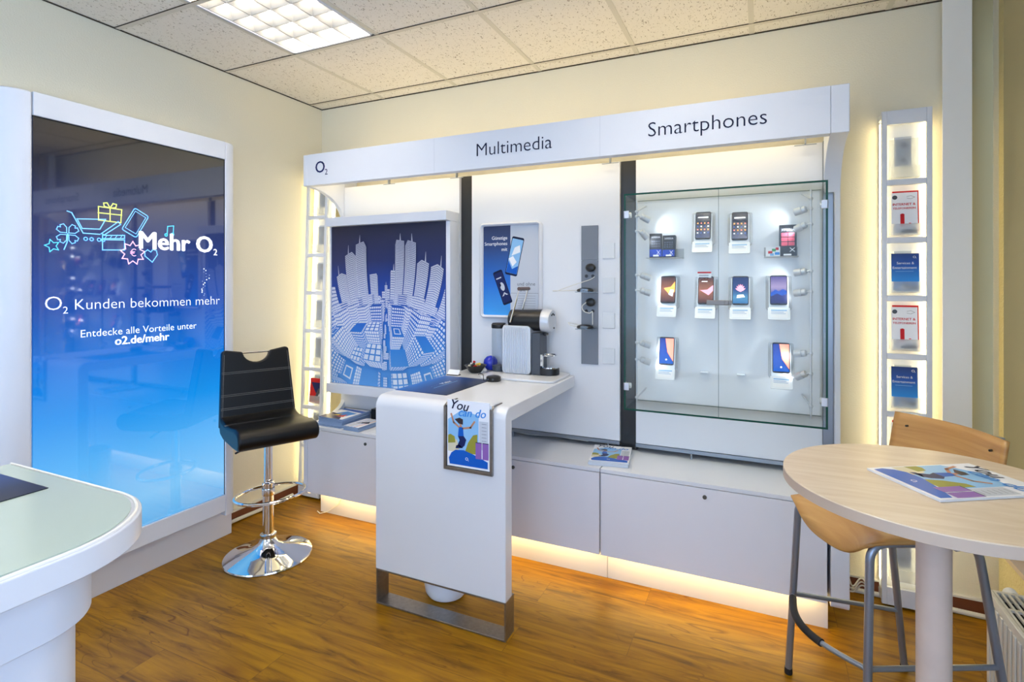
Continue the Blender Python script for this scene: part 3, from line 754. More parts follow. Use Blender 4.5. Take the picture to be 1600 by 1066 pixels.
# ================================================================== FRAMED POSTER
fp = thing('framed_poster', 'white rounded frame with a blue and grey smartphone tariff poster', 'poster', (1.594, -0.165, 1.245))
outer = rrect(1.397, 1.791, 1.245, 1.806, 0.03); inner = rrect(1.416, 1.772, 1.264, 1.787, 0.008)
m = MB()
bmv = m.b
n = len(outer)
def ring(pts, y): return [bmv.verts.new((p[0], y, p[1])) for p in pts]
o0, o1 = ring(outer, -0.152), ring(outer, -0.170); i0, i1 = ring(inner, -0.152), ring(inner, -0.170)
mid = ring([((a[0] + b[0]) / 2, (a[1] + b[1]) / 2) for a, b in zip(outer, inner)], -0.178)
for i in range(n):
    j = (i + 1) % n
    for A, B in ((o0, o1), (o1, mid), (mid, i1), (i1, i0)): bmv.faces.new([A[i], A[j], B[j], B[i]])
m.build('frame', M['wsatin'], fp, True, smooth=60)
pg = gradmat('tariff_blue_ramp', 'Y', 0, .53, [(0, (60, 160, 236)), (.35, (20, 110, 206)), (.75, (30, 62, 120)), (1, (38, 52, 92))], rough=.3)
P = Print(); P.rect(0, .178, 0, .53, pg, 0); P.rect(.178, .36, 0, .53, M['lgrey'], 0)
P.text('Günstige', .158, .445, M['wprint'], w=.100, align='r', off=.008); P.text('Smartphones', .158, .412, M['wprint'], w=.148, align='r', off=.008); P.text('mit', .158, .378, M['wprint'], w=.036, align='r', off=.008)
P.text('und ohne', .222, .175, M['tgrey'], w=.112); P.text('Tarif', .222, .142, M['tgrey'], w=.052)
for k in range(7): P.rect(.225, .335, .115 - k * .014, .1162 - k * .014, M['tgrey'], 1)
P.rect(.18, .36, .131, .1325, M['tgrey'], 1)
def phonepic(cx, cy, w, h, rot, body, scr_, extra=None):
    c, s_ = math.cos(rot), math.sin(rot)
    def T(pts): return [(cx + x * c - y * s_, cy + x * s_ + y * c) for x, y in pts]
    P.poly(T(rrect(-w / 2, w / 2, -h / 2, h / 2, .01, 4)), body, 2); P.poly(T(rrect(-w / 2 + .004, w / 2 - .004, -h / 2 + .012, h / 2 - .012, .004, 3)), scr_, 3)
    return T
Tt = phonepic(.205, .345, .078, .225, -.22, M['navyd'], M['sky'])
P.poly(Tt([(-.034, -.1), (.034, -.1), (.034, -.05), (0, -.075), (-.034, -.03)]), M['blue'], 4); P.poly(Tt([(-.02, .0), (.03, .03), (.02, .07), (-.01, .05)]), M['wprint'], 4); P.poly(Tt([(-.034, -.02), (0, -.06), (.02, -.03), (-.01, .0)]), M['wprint'], 4)
Tt = phonepic(.128, .165, .062, .205, .36, M['navyd'], M['navy'])
P.poly(Tt([(.014 * math.cos(a), .005 + .026 * math.sin(a)) for a in [i * PI / 8 for i in range(16)]]), M['lgrey'], 4)
P.poly(Tt([(-.02, -.05), (0, -.03), (.02, -.05), (.008, -.05), (0, -.04), (-.008, -.05)]), M['lgrey'], 4); P.poly(Tt([(-.022, .055), (.012, .055), (.012, .062), (-.022, .062)]), M['lgrey'], 4)
P.poly(Tt([(-.014, .005), (-.004, .014), (-.006, .03), (-.016, .028)]), M['navyd'], 5)
P.build('poster_print', fp, face(Vector((1.414, -0.157, 1.262)) - ORG[fp.name], 'back'))
MB().box(1.41, 1.778, -.156, -.151, 1.258, 1.793).build('backing', M['white'], fp, True, smooth=0)

# ================================================================== CHARGING STRIP + SENSORS
cs = thing('charging_strip', 'tall grey metal strip with power sockets on the middle back board', 'wall strip', (2.067, -0.156, 1.01))
MB().box(2.021, 2.114, -0.160, -0.1505, 1.01, 1.40).box(2.021, 2.114, -.160, -.1505, 1.403, 1.575).box(2.021, 2.114, -.160, -.1505, 1.578, 1.765).build('strip', M['gstrip'], cs, True, bev=0.001)
for z in (1.49, 1.30):
    for dx in (.03, .066):
        MB().cyl((2.021 + dx, -0.1635, z), (2.021 + dx, -0.1605, z), 0.009, 16).build('socket', M['blackpl'], cs, True)
for z, lab in ((1.402, 'upper'), (1.206, 'lower')):
    sh = MB(); sh.box(2.022, 2.118, -0.27, -0.162, z, z + .004)
    sh.box(2.05, 2.09, -.27, -.267, z + .004, z + .02)
    sh.build('acrylic_shelf', M['acryl'], label='small clear acrylic shelf on the grey strip, %s one' % lab, cat='shelf', group='acrylic shelves on the charging strip')
    a = thing('security_sensor', 'black security puck with pale cable lying on the %s acrylic shelf' % lab, 'sensor', (2.06, -0.215, z + .004))
    d = MB(); d.lathe([(0.034, 0), (0.038, .004), (0.034, .013), (0.02, .019), (0.004, .021)], (0, 0, 0), 24); d.xform(Matrix.Diagonal((1.25, .8, 1, 1)))
    d.build('puck', M['blackpl'], a)
    pts = [(-.04, 0, .008), (-.10, -.01, .004), (-.19, 0, .004), (-.17, .01, .0), (-.09, .02, .03), (.02, .035, .065), (.04, .042, .08)] if lab == 'upper' else [(-.035, 0, .008), (-.08, -.01, .012), (-.10, .0, .03), (-.07, .005, .022), (-.03, .03, .01)]
    MB().tube(smoothpath(pts, .04), 0.0022, 6).build('cable', M['cable'], a)
for z, lab in ((1.535, 'upper'), (1.348, 'lower')):
    a = thing('security_sensor', 'black oval sensor head fixed on the grey strip, %s one' % lab, 'sensor', (2.078, -0.165, z))
    d = MB(); d.lathe([(0.012, 0), (0.026, .004), (0.028, .014), (0.020, .024), (0.006, .028)], (0, 0, 0), 24); d.xform(Matrix.Rotation(R(90), 4, 'X') @ Matrix.Diagonal((1, .8, 1, 1)))
    d.build('head', M['blackpl'], a)
    if lab == 'lower': MB().tube(smoothpath([(-.02, -.02, 0), (-.045, -.03, -.02), (-.035, -.03, -.05), (0, -.02, -.06), (.012, -.015, -.045), (.014, -.02, -.12)], .02), 0.0025, 6).build('cable', M['cable'], a)
for z, d_ in ((1.626, 'topmost of four'), (1.440, 'second from the top'), (1.250, 'third from the top'), (1.060, 'lowest of four')):
    MB().box(2.139, 2.205, -0.156, -0.1505, z - .042, z + .042).build('cover_plate', mat('pale_cover_plate', (216, 221, 226), .4), label='blank white cover plate beside the grey strip, %s' % d_, cat='cover plate', group='cover plates beside the charging strip', bev=0.002)

# ================================================================== GLASS SHOWCASE
GX0, GX1, GY0, GY1, GZ0, GZ1 = 2.312, 3.167, -0.38, -0.156, 0.838, 1.882
gc = thing('glass_showcase', 'wall-mounted glass showcase with green edges holding the smartphones', 'display case', (2.74, -0.27, GZ0))
g = 0.006
MB().box(GX0, 2.7385, GY0, GY0 + g, GZ0, GZ1).build('glass_door', M['glass'], gc, True, smooth=0)
MB().box(2.7405, GX1, GY0, GY0 + g, GZ0, GZ1).build('glass_door', M['glass'], gc, True, smooth=0)
MB().box(GX0, GX1, GY0 + g + .001, GY1, GZ0, GZ0 + g).build('bottom_pane', M['glass'], gc, True, smooth=0)
MB().box(GX0, GX1, GY0 + g + .001, GY1, GZ1 - g, GZ1).build('top_pane', M['glass'], gc, True, smooth=0)
MB().box(GX0, GX0 + g, GY0 + g + .001, GY1, GZ0 + g + .001, GZ1 - g - .001).build('side_pane', M['glass'], gc, True, smooth=0)
MB().box(GX1 - g, GX1, GY0 + g + .001, GY1, GZ0 + g + .001, GZ1 - g - .001).build('side_pane', M['glass'], gc, True, smooth=0)
e = MB(); yb = GY0 - .0006; ye = GY0 + g; q = .0048; qi = .0035
e.box(GX0 - q, GX1 + q, yb, ye, GZ1, GZ1 + q).box(GX0 - q, GX1 + q, yb, ye, GZ0 - q, GZ0)
e.box(GX0 - q, GX0, yb, ye, GZ0, GZ1).box(GX1, GX1 + q, yb, ye, GZ0, GZ1)
e.box(GX0, GX1, yb, GY0, GZ1 - qi, GZ1).box(GX0, GX1, yb, GY0, GZ0, GZ0 + qi).box(GX0, GX0 + qi, yb, GY0, GZ0 + qi, GZ1 - qi).box(GX1 - qi, GX1, yb, GY0, GZ0 + qi, GZ1 - qi)
e.build('glass_edge', M['gedge'], gc, True, smooth=0, label='dark green glass edges')
e = MB(); e.box(GX0, GX1, GY1, GY1 + .002, GZ0, GZ0 + .0025).box(GX0, GX1, GY1, GY1 + .002, GZ1 - .0025, GZ1).box(2.7385, 2.7405, GY0 + .001, GY0 + .004, GZ0, GZ1)
e.build('glass_joint', mat('joint_teal', (90, 120, 122), .4), gc, True, smooth=0)
for x, sx in ((GX0, 1), (GX1, -1)):
    for z in (1.785, 0.948):
        k = MB(); k.box(min(x, x + sx * -.006), max(x, x + sx * -.006), GY0 - .005, GY0 + .035, z - .018, z + .018)
        k.cyl((x + sx * .004, GY0 + .03, z), (x + sx * .024, GY0 + .03, z), .014, 16).box(min(x - sx * .006, x + sx * .02), max(x - sx * .006, x + sx * .02), GY0 - .005, GY0 - .001, z - .018, z + .018)
        k.build('hinge', M['silver'], gc, True, bev=0.002)
k = MB(); k.box(2.69, 2.795, GY0 - .028, GY0 - .001, 1.352, 1.374).cyl((2.775, GY0 - .034, 1.363), (2.775, GY0 - .0285, 1.363), .010, 16)
k.build('lock', mat('grey_lock', (128, 124, 120), .4, metal=.4), gc, True, bev=0.006, seg=3)
def rod(x, zs, side, arms, z0, z1, lab):
    t = thing('spotlight_pole', 'slim steel pole with small spotlights at the %s of the showcase' % lab, 'lamp', (x, -0.25, z0))
    MB().cyl((0, 0, 0), (0, 0, z1 - z0), 0.004, 12).build('pole', M['silver'], t)
    for z, tilt, up in zs:
        s_ = MB(); zz = z - z0; d = Vector((side * math.cos(tilt), .40, math.sin(tilt))).normalized()
        p0 = Vector((side * .020, .006, zz)); 
        s_.tube([p0 + d * -.004, p0, p0 + d * .012, p0 + d * .013, p0 + d * .016, p0 + d * .017, p0 + d * .048], [.009, .0145, .0155, .0135, .0135, .0165, .0165], 20)
        sp = s_.build('spotlight', M['silver'], t)
        MB().cyl(p0 + d * .0482, p0 + d * .0488, .012, 16).build('lens', M['lens'], sp)
        L = bpy.data.lights.new('spotlight_beam', 'SPOT'); L.energy = .33; L.spot_size = R(120); L.spot_blend = 1.0; L.shadow_soft_size = .01; L.color = (.93, .97, 1)
        lo = bpy.data.objects.new('spotlight_beam', L); COL.objects.link(lo); lo.parent = sp; lo.location = p0 + d * .055
        aim = Vector((side * .7, .35, -.25)).normalized(); lo.rotation_euler = aim.to_track_quat('-Z', 'Y').to_euler()
        MB().lathe([(.007, -.006), (.009, 0), (.007, .006)], (0, 0, zz), 16).cyl((0, 0, zz), p0, .0035, 8).build('clamp', M['silver'], sp)
    for z in arms:
        MB().cyl((0, 0, z - z0), (side * .03, .085, z - z0 + .035), .004, 10).lathe([(.007, -.006), (.009, 0), (.007, .006)], (0, 0, z - z0), 16).build('wall_arm', M['silver'], t)
rod(2.342, [(1.79, -.5, 0), (1.715, -.9, 0), (1.492, -.35, 0), (1.415, -.35, 0), (1.15, -.35, 0), (1.065, -.35, 0)], 1, [1.815, 0.872], 0.845, 1.872, 'left')
rod(3.118, [(1.785, -.25, 0), (1.715, -.45, 0), (1.505, -.15, 0), (1.412, -.15, 0), (1.136, -.15, 0), (1.045, -.55, 0)], -1, [1.83, 0.90], 0.845, 1.872, 'right')

# phones on holders: local frame x right, y up the tilted holder, z outwards
def wedge_holder(x, z, label, group, tilt=14, yaw=0.0, wide=1.0):
    t = thing('phone_holder', label, 'phone holder', (x, -0.152, z - .10), yaw, group)
    T4 = Matrix.Translation((0, -.012, .10)) @ Matrix.Rotation(R(90 - tilt), 4, 'X')
    m = MB(); m.prism(rrect(-.055, .055, -.085, .085, .012, 4), 'z', 0.0, .006); m.xform(T4); m.build('back_plate', M['frost'], t)
    m = MB(); m.prism(rrect(-.042, .042, -.080, .074, .008, 4), 'z', .0065, .020); m.xform(T4); m.build('support', M['holder'], t)
    m = MB(); m.prism(rrect(-.046, .046, -.152, -.090, .006, 4), 'z', .012, .017); m.xform(Matrix.Translation((0, -.012, .10)) @ Matrix.Rotation(R(90 - tilt - 14), 4, 'X') @ Matrix.Translation((0, .004, .004)))
    c = m.build('price_card', M['holder'], t)
    pr = Print(); pr.rect(-.036, .036, -.142, -.100, M['wprint'], 0)
    pr.rect(-.033, .033, -.108, -.102, M['sky'], 1); pr.rect(-.033, .02, -.116, -.113, mat('card_blue', (150, 176, 214), .4), 1); pr.rect(-.033, .028, -.123, -.1205, mat('card_blue', (150, 176, 214), .4), 1)
    pr.build('card_print', c, Matrix.Translation((0, -.012, .10)) @ Matrix.Rotation(R(90 - tilt - 14), 4, 'X') @ Matrix.Translation((0, .004, .0212)))
    m = MB(); m.cyl((0, -.0005, .10), (0, -.011, .10), .012, 12).build('wall_stud', M['acryl'], t)
    return t, T4
def phone_on(t, T4, art, label, group, w=.073, h=.142):
    p = thing('smartphone', label, 'smartphone', t.location, t.rotation_euler.z, group)
    m = MB(); m.prism(rrect(-w / 2, w / 2, -h / 2, h / 2, .009, 5), 'z', .0208, .0288); m.xform(T4 @ Matrix.Translation((0, .008, 0))); m.build('body', M['blackpl'], p, bev=.0015)
    pr = Print(); pr.dz = .0002; art(pr, w - .006, h - .014)
    pr.build('screen', p, T4 @ Matrix.Translation((0, .008, .0291)))
def scr_mat(name, stops, w=.14): return gradmat(name, 'Y', -w / 2, w / 2, stops, emit=.5, rough=.1)
s_dark = scr_mat('screen_app_grid', [(0, (24, 60, 120)), (.4, (20, 30, 60)), (1, (14, 16, 24))])
s_warm = scr_mat('screen_warm', [(0, (60, 26, 22)), (.5, (190, 120, 90)), (1, (50, 30, 28))])
s_lotus = scr_mat('screen_lotus', [(0, (40, 120, 190)), (.25, (90, 160, 210)), (.5, (40, 80, 150)), (1, (24, 50, 110))])
s_mtn = scr_mat('screen_mountain', [(0, (20, 40, 100)), (.35, (40, 80, 170)), (.6, (190, 170, 220)), (1, (80, 70, 160))])
s_blue = scr_mat('screen_blue', [(0, (20, 110, 230)), (.5, (30, 90, 220)), (1, (20, 60, 180))])
eW = mat('screen_white', (240, 244, 250), .3, emit=((240, 244, 250), .8)); eC = mat('screen_coral', (246, 130, 110), .3, emit=((246, 130, 110), .8)); eP = mat('screen_pink', (236, 150, 170), .3, emit=((236, 150, 170), .8)); eO = mat('screen_orange', (250, 160, 70), .3, emit=((250, 160, 70), .8)); eD = mat('screen_deep', (16, 20, 60), .3, emit=((16, 24, 80), .7))
def a_grid(p, w, h):
    p.rect(-w / 2, w / 2, -h / 2, h / 2, s_dark, 0); p.rect(-w * .36, w * .36, h * .30, h * .345, eW, 2)
    for i in range(4):
        for j in range(4):
            x = -w * .36 + i * w * .24; y = -h * .30 + j * h * .13; p.rect(x - .003, x + .003, y - .003, y + .003, (eW, eC, s_blue, eO)[(i * 2 + j) % 4], 2)
def a_warm(p, w, h):
    p.rect(-w / 2, w / 2, -h / 2, h / 2, s_warm, 0); p.poly([(-w * .3, h * .05), (w * .1, -h * .2), (w * .5, -h * .1), (w * .5, h * .32), (w * .2, h * .1)], eO, 1); p.poly([(w * .05, -h * .2), (w * .35, -h * .28), (w * .42, -h * .02), (w * .2, .0)], eW, 2)
def a_warm2(p, w, h):
    p.rect(-w / 2, w / 2, -h / 2, h / 2, s_warm, 0); p.poly([(-w * .4, h * .0), (w * .2, -h * .2), (w * .5, -h * .02), (w * .5, h * .2), (w * .1, h * .02)], eP, 1); p.rect(-w * .3, w * .1, h * .33, h * .36, eW, 2)
def a_lotus(p, w, h):
    p.rect(-w / 2, w / 2, -h / 2, h / 2, s_lotus, 0)
    for k in range(7):
        a = PI / 2 + (k - 3) * .42; p.poly([(0, -h * .06), (w * .2 * math.cos(a - .25), -h * .02 + w * .35 * math.sin(a - .25)), (w * .36 * math.cos(a), w * .48 * math.sin(a)), (w * .2 * math.cos(a + .25), -h * .02 + w * .35 * math.sin(a + .25))], eP, 1 + k % 3)
    p.poly([(-w * .25, -h * .3), (w * .3, -h * .26), (w * .2, -h * .16), (-w * .2, -h * .18)], eW, 2)
def a_mtn(p, w, h):
    p.rect(-w / 2, w / 2, -h / 2, h / 2, s_mtn, 0); p.poly([(-w / 2, -h * .12), (-w * .2, h * .02), (0, -h * .06), (w * .25, h * .04), (w / 2, -h * .04), (w / 2, -h / 2), (-w / 2, -h / 2)], s_blue, 1); p.poly([(-w / 2, -h * .25), (-w * .1, -h * .14), (w * .2, -h * .22), (w / 2, -h * .15), (w / 2, -h / 2), (-w / 2, -h / 2)], eD, 2)
def a_split(p, w, h):
    p.rect(-w / 2, w / 2, -h / 2, h / 2, s_blue, 0); p.poly([(-w * .12, h / 2), (w / 2, h / 2), (w / 2, -h * .42), (w * .05, -h * .05)], eC, 1); p.line([(-w * .12, h * .5), (w * .05, -h * .05), (w * .5, -h * .42)], .0022, eD, 2)
    p.poly([(.004 * math.cos(i * PI / 4), -h * .34 + .004 * math.sin(i * PI / 4)) for i in range(8)], eW, 2)
rows = [(2.655, 1.722, a_grid, 'black smartphone with app icons, upper row left, in the showcase', 0.0),
        (2.822, 1.712, a_grid, 'black smartphone with app icons, upper row right, in the showcase', 0.0),
        (2.487, 1.405, a_warm, 'smartphone with orange and brown picture, leftmost in the middle row', 0.0),
        (2.668, 1.402, a_warm2, 'smartphone with brown and pink picture under a red price tag', 0.0),
        (2.825, 1.402, a_lotus, 'smartphone showing a pink water lily in the middle row', 0.0),
        (2.990, 1.405, a_mtn, 'smartphone showing violet sky over blue mountains, rightmost in the middle row', 0.0),
        (2.480, 1.093, a_split, 'smartphone with blue and coral screen at the lower left', 0.0),
        (3.000, 1.088, a_split, 'smartphone with blue and coral screen at the lower right', 0.0)]
hl = ['upper row left', 'upper row right', 'middle row leftmost', 'middle row second from left', 'middle row third from left', 'middle row rightmost', 'lower left corner', 'lower right corner']
for (x, z, art, lab, yw), h_ in zip(rows, hl):
    t, T4 = wedge_holder(x, z, 'milky acrylic phone holder with price card, %s of the showcase' % h_, 'phone holders in the showcase')
    phone_on(t, T4, art, lab, 'smartphones in the showcase')
tg = MB(); tg.box(2.628, 2.692, -0.175, -0.172, 1.462, 1.508)
tg = tg.build('price_tag', M['paper'], label='small white price tag with red top edge above a brown screen', cat='price tag', smooth=0)
pr = Print(); pr.rect(-.032, .032, .038, .046, M['red'], 1); pr.rect(-.026, .02, .026, .029, M['tgrey'], 1); pr.rect(-.026, .02, .016, .019, M['tgrey'], 1); pr.build('tag_print', tg, face((0, -.0016, 0), 'back'))
MB().cyl((2.66, -.152, 1.47), (2.66, -.1715, 1.47), .002, 8).build('tag_pin', M['acryl'], tg, True)

# acrylic shelves with boxes
def ashelf(x0, x1, z, lab):
    m = MB(); m.box(x0, x1, -.245, -.1515, z, z + .003).box(x0, x1, -.155, -.1515, z + .003, z + .05)
    return m.build('acrylic_shelf', M['frost'], label=lab, cat='shelf', group='acrylic shelves in the showcase', bev=0)
ashelf(2.388, 2.560, 1.576, 'clear acrylic shelf with two phone boxes, upper left in the showcase')
ashelf(2.928, 3.070, 1.572, 'clear acrylic shelf with one phone box, upper right in the showcase')
def pbox(x, z, w, h, yaw, lean, art, label, y=-.205):
    t = thing('phone_box', label, 'box', (x, y, z + .028 * math.sin(lean)), yaw, 'phone boxes in the showcase', rotx=-lean)
    MB().box(-w / 2, w / 2, -.0, .028, 0, h).build('box_body', M['blackpl'], t, bev=.001)
    p = Print(); art(p, w, h); p.build('box_print', t, face((0, -.0005, 0), 'back'))
def b_dark(p, w, h):
    p.rect(-w / 2 + .001, w / 2 - .001, .001, h - .001, mat('box_black_print', (40, 40, 44), .3), 0); p.rect(-w / 2 + .001, w / 2 - .001, .001, h * .32, mat('box_blue_print', (20, 60, 170), .3), 1)
    p.text('XPERIA', 0, h * .80, M['lgrey'], w=w * .72, align='c', layer=2)
    for i in range(4):
        for j in range(3):
            p.rect(-w * .34 + i * w * .19, -w * .34 + i * w * .19 + w * .1, h * (.42 + j * .11), h * (.42 + j * .11) + w * .09, M['tgrey'], 2)
    p.line([(w * .1, h * .10), (w * .34, h * .27)], .0018, M['wprint'], 2); p.line([(w * .1, h * .27), (w * .34, h * .10)], .0018, M['wprint'], 2); p.rect(-w * .2, w * .25, .002, h * .09, M['wprint'], 2)
def b_red(p, w, h):
    p.rect(-w / 2 + .001, w / 2 - .001, .001, h - .001, mat('box_black_print', (40, 40, 44), .3), 0); p.text('XPERIA', 0, h * .80, M['lgrey'], w=w * .78, align='c', layer=2)
    for i in range(2):
        for j in range(3): p.rect(-w * .38 + i * w * .4, -w * .02 + i * w * .4, h * (.33 + j * .145), h * (.45 + j * .145), mat('box_rose_print', (206, 84, 104), .3), 2)
    p.line([(w * .12, h * .14), (w * .38, h * .26)], .0022, M['wprint'], 2); p.line([(w * .12, h * .26), (w * .38, h * .14)], .0022, M['wprint'], 2); p.rect(-w * .25, w * .2, .002, h * .07, M['wprint'], 2)
pbox(2.428, 1.5805, .062, .122, .12, .16, b_dark, 'dark phone box with blue foot, left one of two on the upper left shelf')
pbox(2.492, 1.5805, .062, .110, -.05, .16, b_dark, 'dark phone box with blue foot, right one of two on the upper left shelf', y=-.212)
pbox(3.028, 1.5755, .072, .145, 0, .05, b_red, 'black phone box with rose squares on the upper right shelf')
cu = thing('sticker_card', 'small colourful card beside the phone box on the upper right shelf', 'card', (2.965, -.22, 1.5755))
MB().box(-.03, .03, -.002, .0, 0, .045).build('card', M['paper'], cu, smooth=0)
p = Print()
for x_, y_, w_, m_ in ((-.02, .01, .018, M['red']), (-.004, .02, .016, M['green']), (.008, .004, .02, M['cyan']), (-.012, .0, .016, M['sky']), (.012, .026, .012, M['red'])): p.rect(x_, x_ + w_, y_ + .003, y_ + .015, m_, 1)
p.build('card_print', cu, face((0, -.0022, 0), 'back'))
for x, s_ in ((2.66, 'left'), (2.827, 'right')):
    MB().box(x - .018, x + .018, -.185, -.1515, 1.005, 1.012).build('mounting_peg', M['holder'], label='empty white mounting peg low in the showcase, %s one' % s_, cat='peg', group='empty pegs in the showcase', bev=.002)

# ================================================================== BROCHURE ARTWORK
def art_you(p, w, h, back=True):
    if back: p.rect(0, w, 0, h, M['wprint'], 0)
    X = lambda u: u * w
    Y = lambda v: v * h
    def pl(pts, m, l): p.poly([(X(a), Y(b)) for a, b in pts], m, l)
    pl([(.02, .22), (.75, .22), (.75, .80), (.35, .86), (.02, .70)], M['sky'], 1)
    pl([(.02, .22), (.30, .22), (.24, .40), (.02, .46)], M['sand'], 2); pl([(.02, .34), (.20, .36), (.18, .45), (.08, .48), (.02, .46)], M['olive'], 3)
    pl([(.42, .22), (.72, .22), (.72, .52), (.62, .50), (.50, .38)], M['olive'], 2)
    pl([(.06, .03), (.96, .03), (.96, .13), (.70, .20), (.40, .26), (.20, .25), (.10, .20), (.04, .12)], M['blue'], 3)
    pl([(.24, .31), (.36, .29), (.42, .33), (.46, .42), (.40, .47), (.26, .46), (.30, .40)], M['navy'], 4); pl([(.26, .46), (.40, .47), (.38, .60), (.28, .60)], M['blue'], 5)
    pl([(.20, .27), (.38, .29), (.30, .33), (.22, .32)], M['navy'], 4)
    pl([(.30, .60), (.36, .60), (.34, .66), (.30, .66)], M['skin'], 5); pl([(.28, .65), (.38, .64), (.38, .72), (.30, .74), (.18, .71)], M['hair'], 6)
    p.line([(X(.28), Y(.60)), (X(.16), Y(.66)), (X(.10), Y(.78))], w * .04, M['skin'], 5); p.line([(X(.38), Y(.585)), (X(.56), Y(.61)), (X(.65), Y(.70))], w * .04, M['skin'], 5)
    p.text('You', X(.10), Y(.87), M['navyd'], w=w * .42, off=.012, shear=.3, rot=-.08, layer=8)
    p.text('can do', X(.28), Y(.765), M['cyan'], w=w * .64, off=.012, shear=.3, rot=.02, layer=9)
    pl([(.76, .30), (.97, .30), (.97, .72), (.76, .72)], M['lgrey'], 2)
    for k in range(6): p.rect(X(.82), X(.93), Y(.68 - .05 * k), Y(.685 - .05 * k), M['tgrey'], 3)
    for a in (.68, .84): p.rect(X(a), X(a + .14), Y(.16), Y(.40), M['purple'], 6); p.rect(X(a), X(a + .14), Y(.395), Y(.405), M['navyd'], 7)
    p.o2(X(.44), Y(.115), h * .045, M['wprint'], 8)
def art_inet(p, w, h):
    p.rect(0, w, 0, h, M['wprint'], 0)
    p.poly([(w * .14 + w * .1 * math.cos(i * PI / 6), h * .89 + w * .1 * math.sin(i * PI / 6)) for i in range(12)], M['darkgrey'], 1)
    p.line([(w * .6, h * .86), (w * .75, h * .84), (w * .9, h * .88), (w * .75, h * .92), (w * .6, h * .90)], w * .012, M['tgrey'], 1)
    p.text('INTERNET &', w * .06, h * .69, M['red'], w=w * .86, off=.02); p.text('TELEFONIEREN', w * .06, h * .60, M['red'], w=w * .86, off=.02)
    p.text('1', w * .38, h * .20, M['red'], h=h * .30, off=.04); p.text('.-', w * .60, h * .22, M['red'], w=w * .14, off=.02)
    p.poly([(w * .3, h * .04), (w * .55, h * .12), (w * .95, h * .10), (w * .98, h * .03), (w * .5, h * .02)], M['darkgrey'], 1)
bro = gradmat('brochure_blue_ramp', 'Y', 0, .2, [(0, (180, 206, 232)), (.25, (40, 140, 220)), (.6, (24, 80, 170)), (1, (20, 36, 84))], rough=.3)
def art_serv(p, w, h):
    p.rect(0, w, 0, h, bro, 0)
    p.text('Services &', w * .2, h * .72, M['wprint'], w=w * .62); p.text('Entertainment', w * .05, h * .60, M['wprint'], w=w * .86)
    p.rect(w * .15, w * .8, h * .53, h * .54, M['sky'], 1); p.o2(w * .78, h * .88, h * .06, M['wprint'])
    p.poly([(w * .3, h * .1), (w * .5, h * .22), (w * .62, h * .14), (w * .95, h * .16), (w * .9, h * .06)], M['darkgrey'], 1); p.poly([(w * .2, h * .08), (w * .42, h * .2), (w * .5, h * .08)], M['wprint'], 2)

def booklet(name, label, cat, art, w, h, th, loc, M4, group=None, cover=None, spine=True):
    """M4: local frame with x right, y up, z out; block lies below z=0"""
    t = thing(name, label, cat, loc, 0, group)
    m = MB(); m.box(0, w, 0, h, -th, 0); m.xform(M4); m.build('pages', cover or M['paperedge'], t, smooth=0)
    p = Print(); p.dz = .00012; art(p, w, h); p.build('cover', t, M4 @ Matrix.Translation((0, 0, .0002)))
    return t

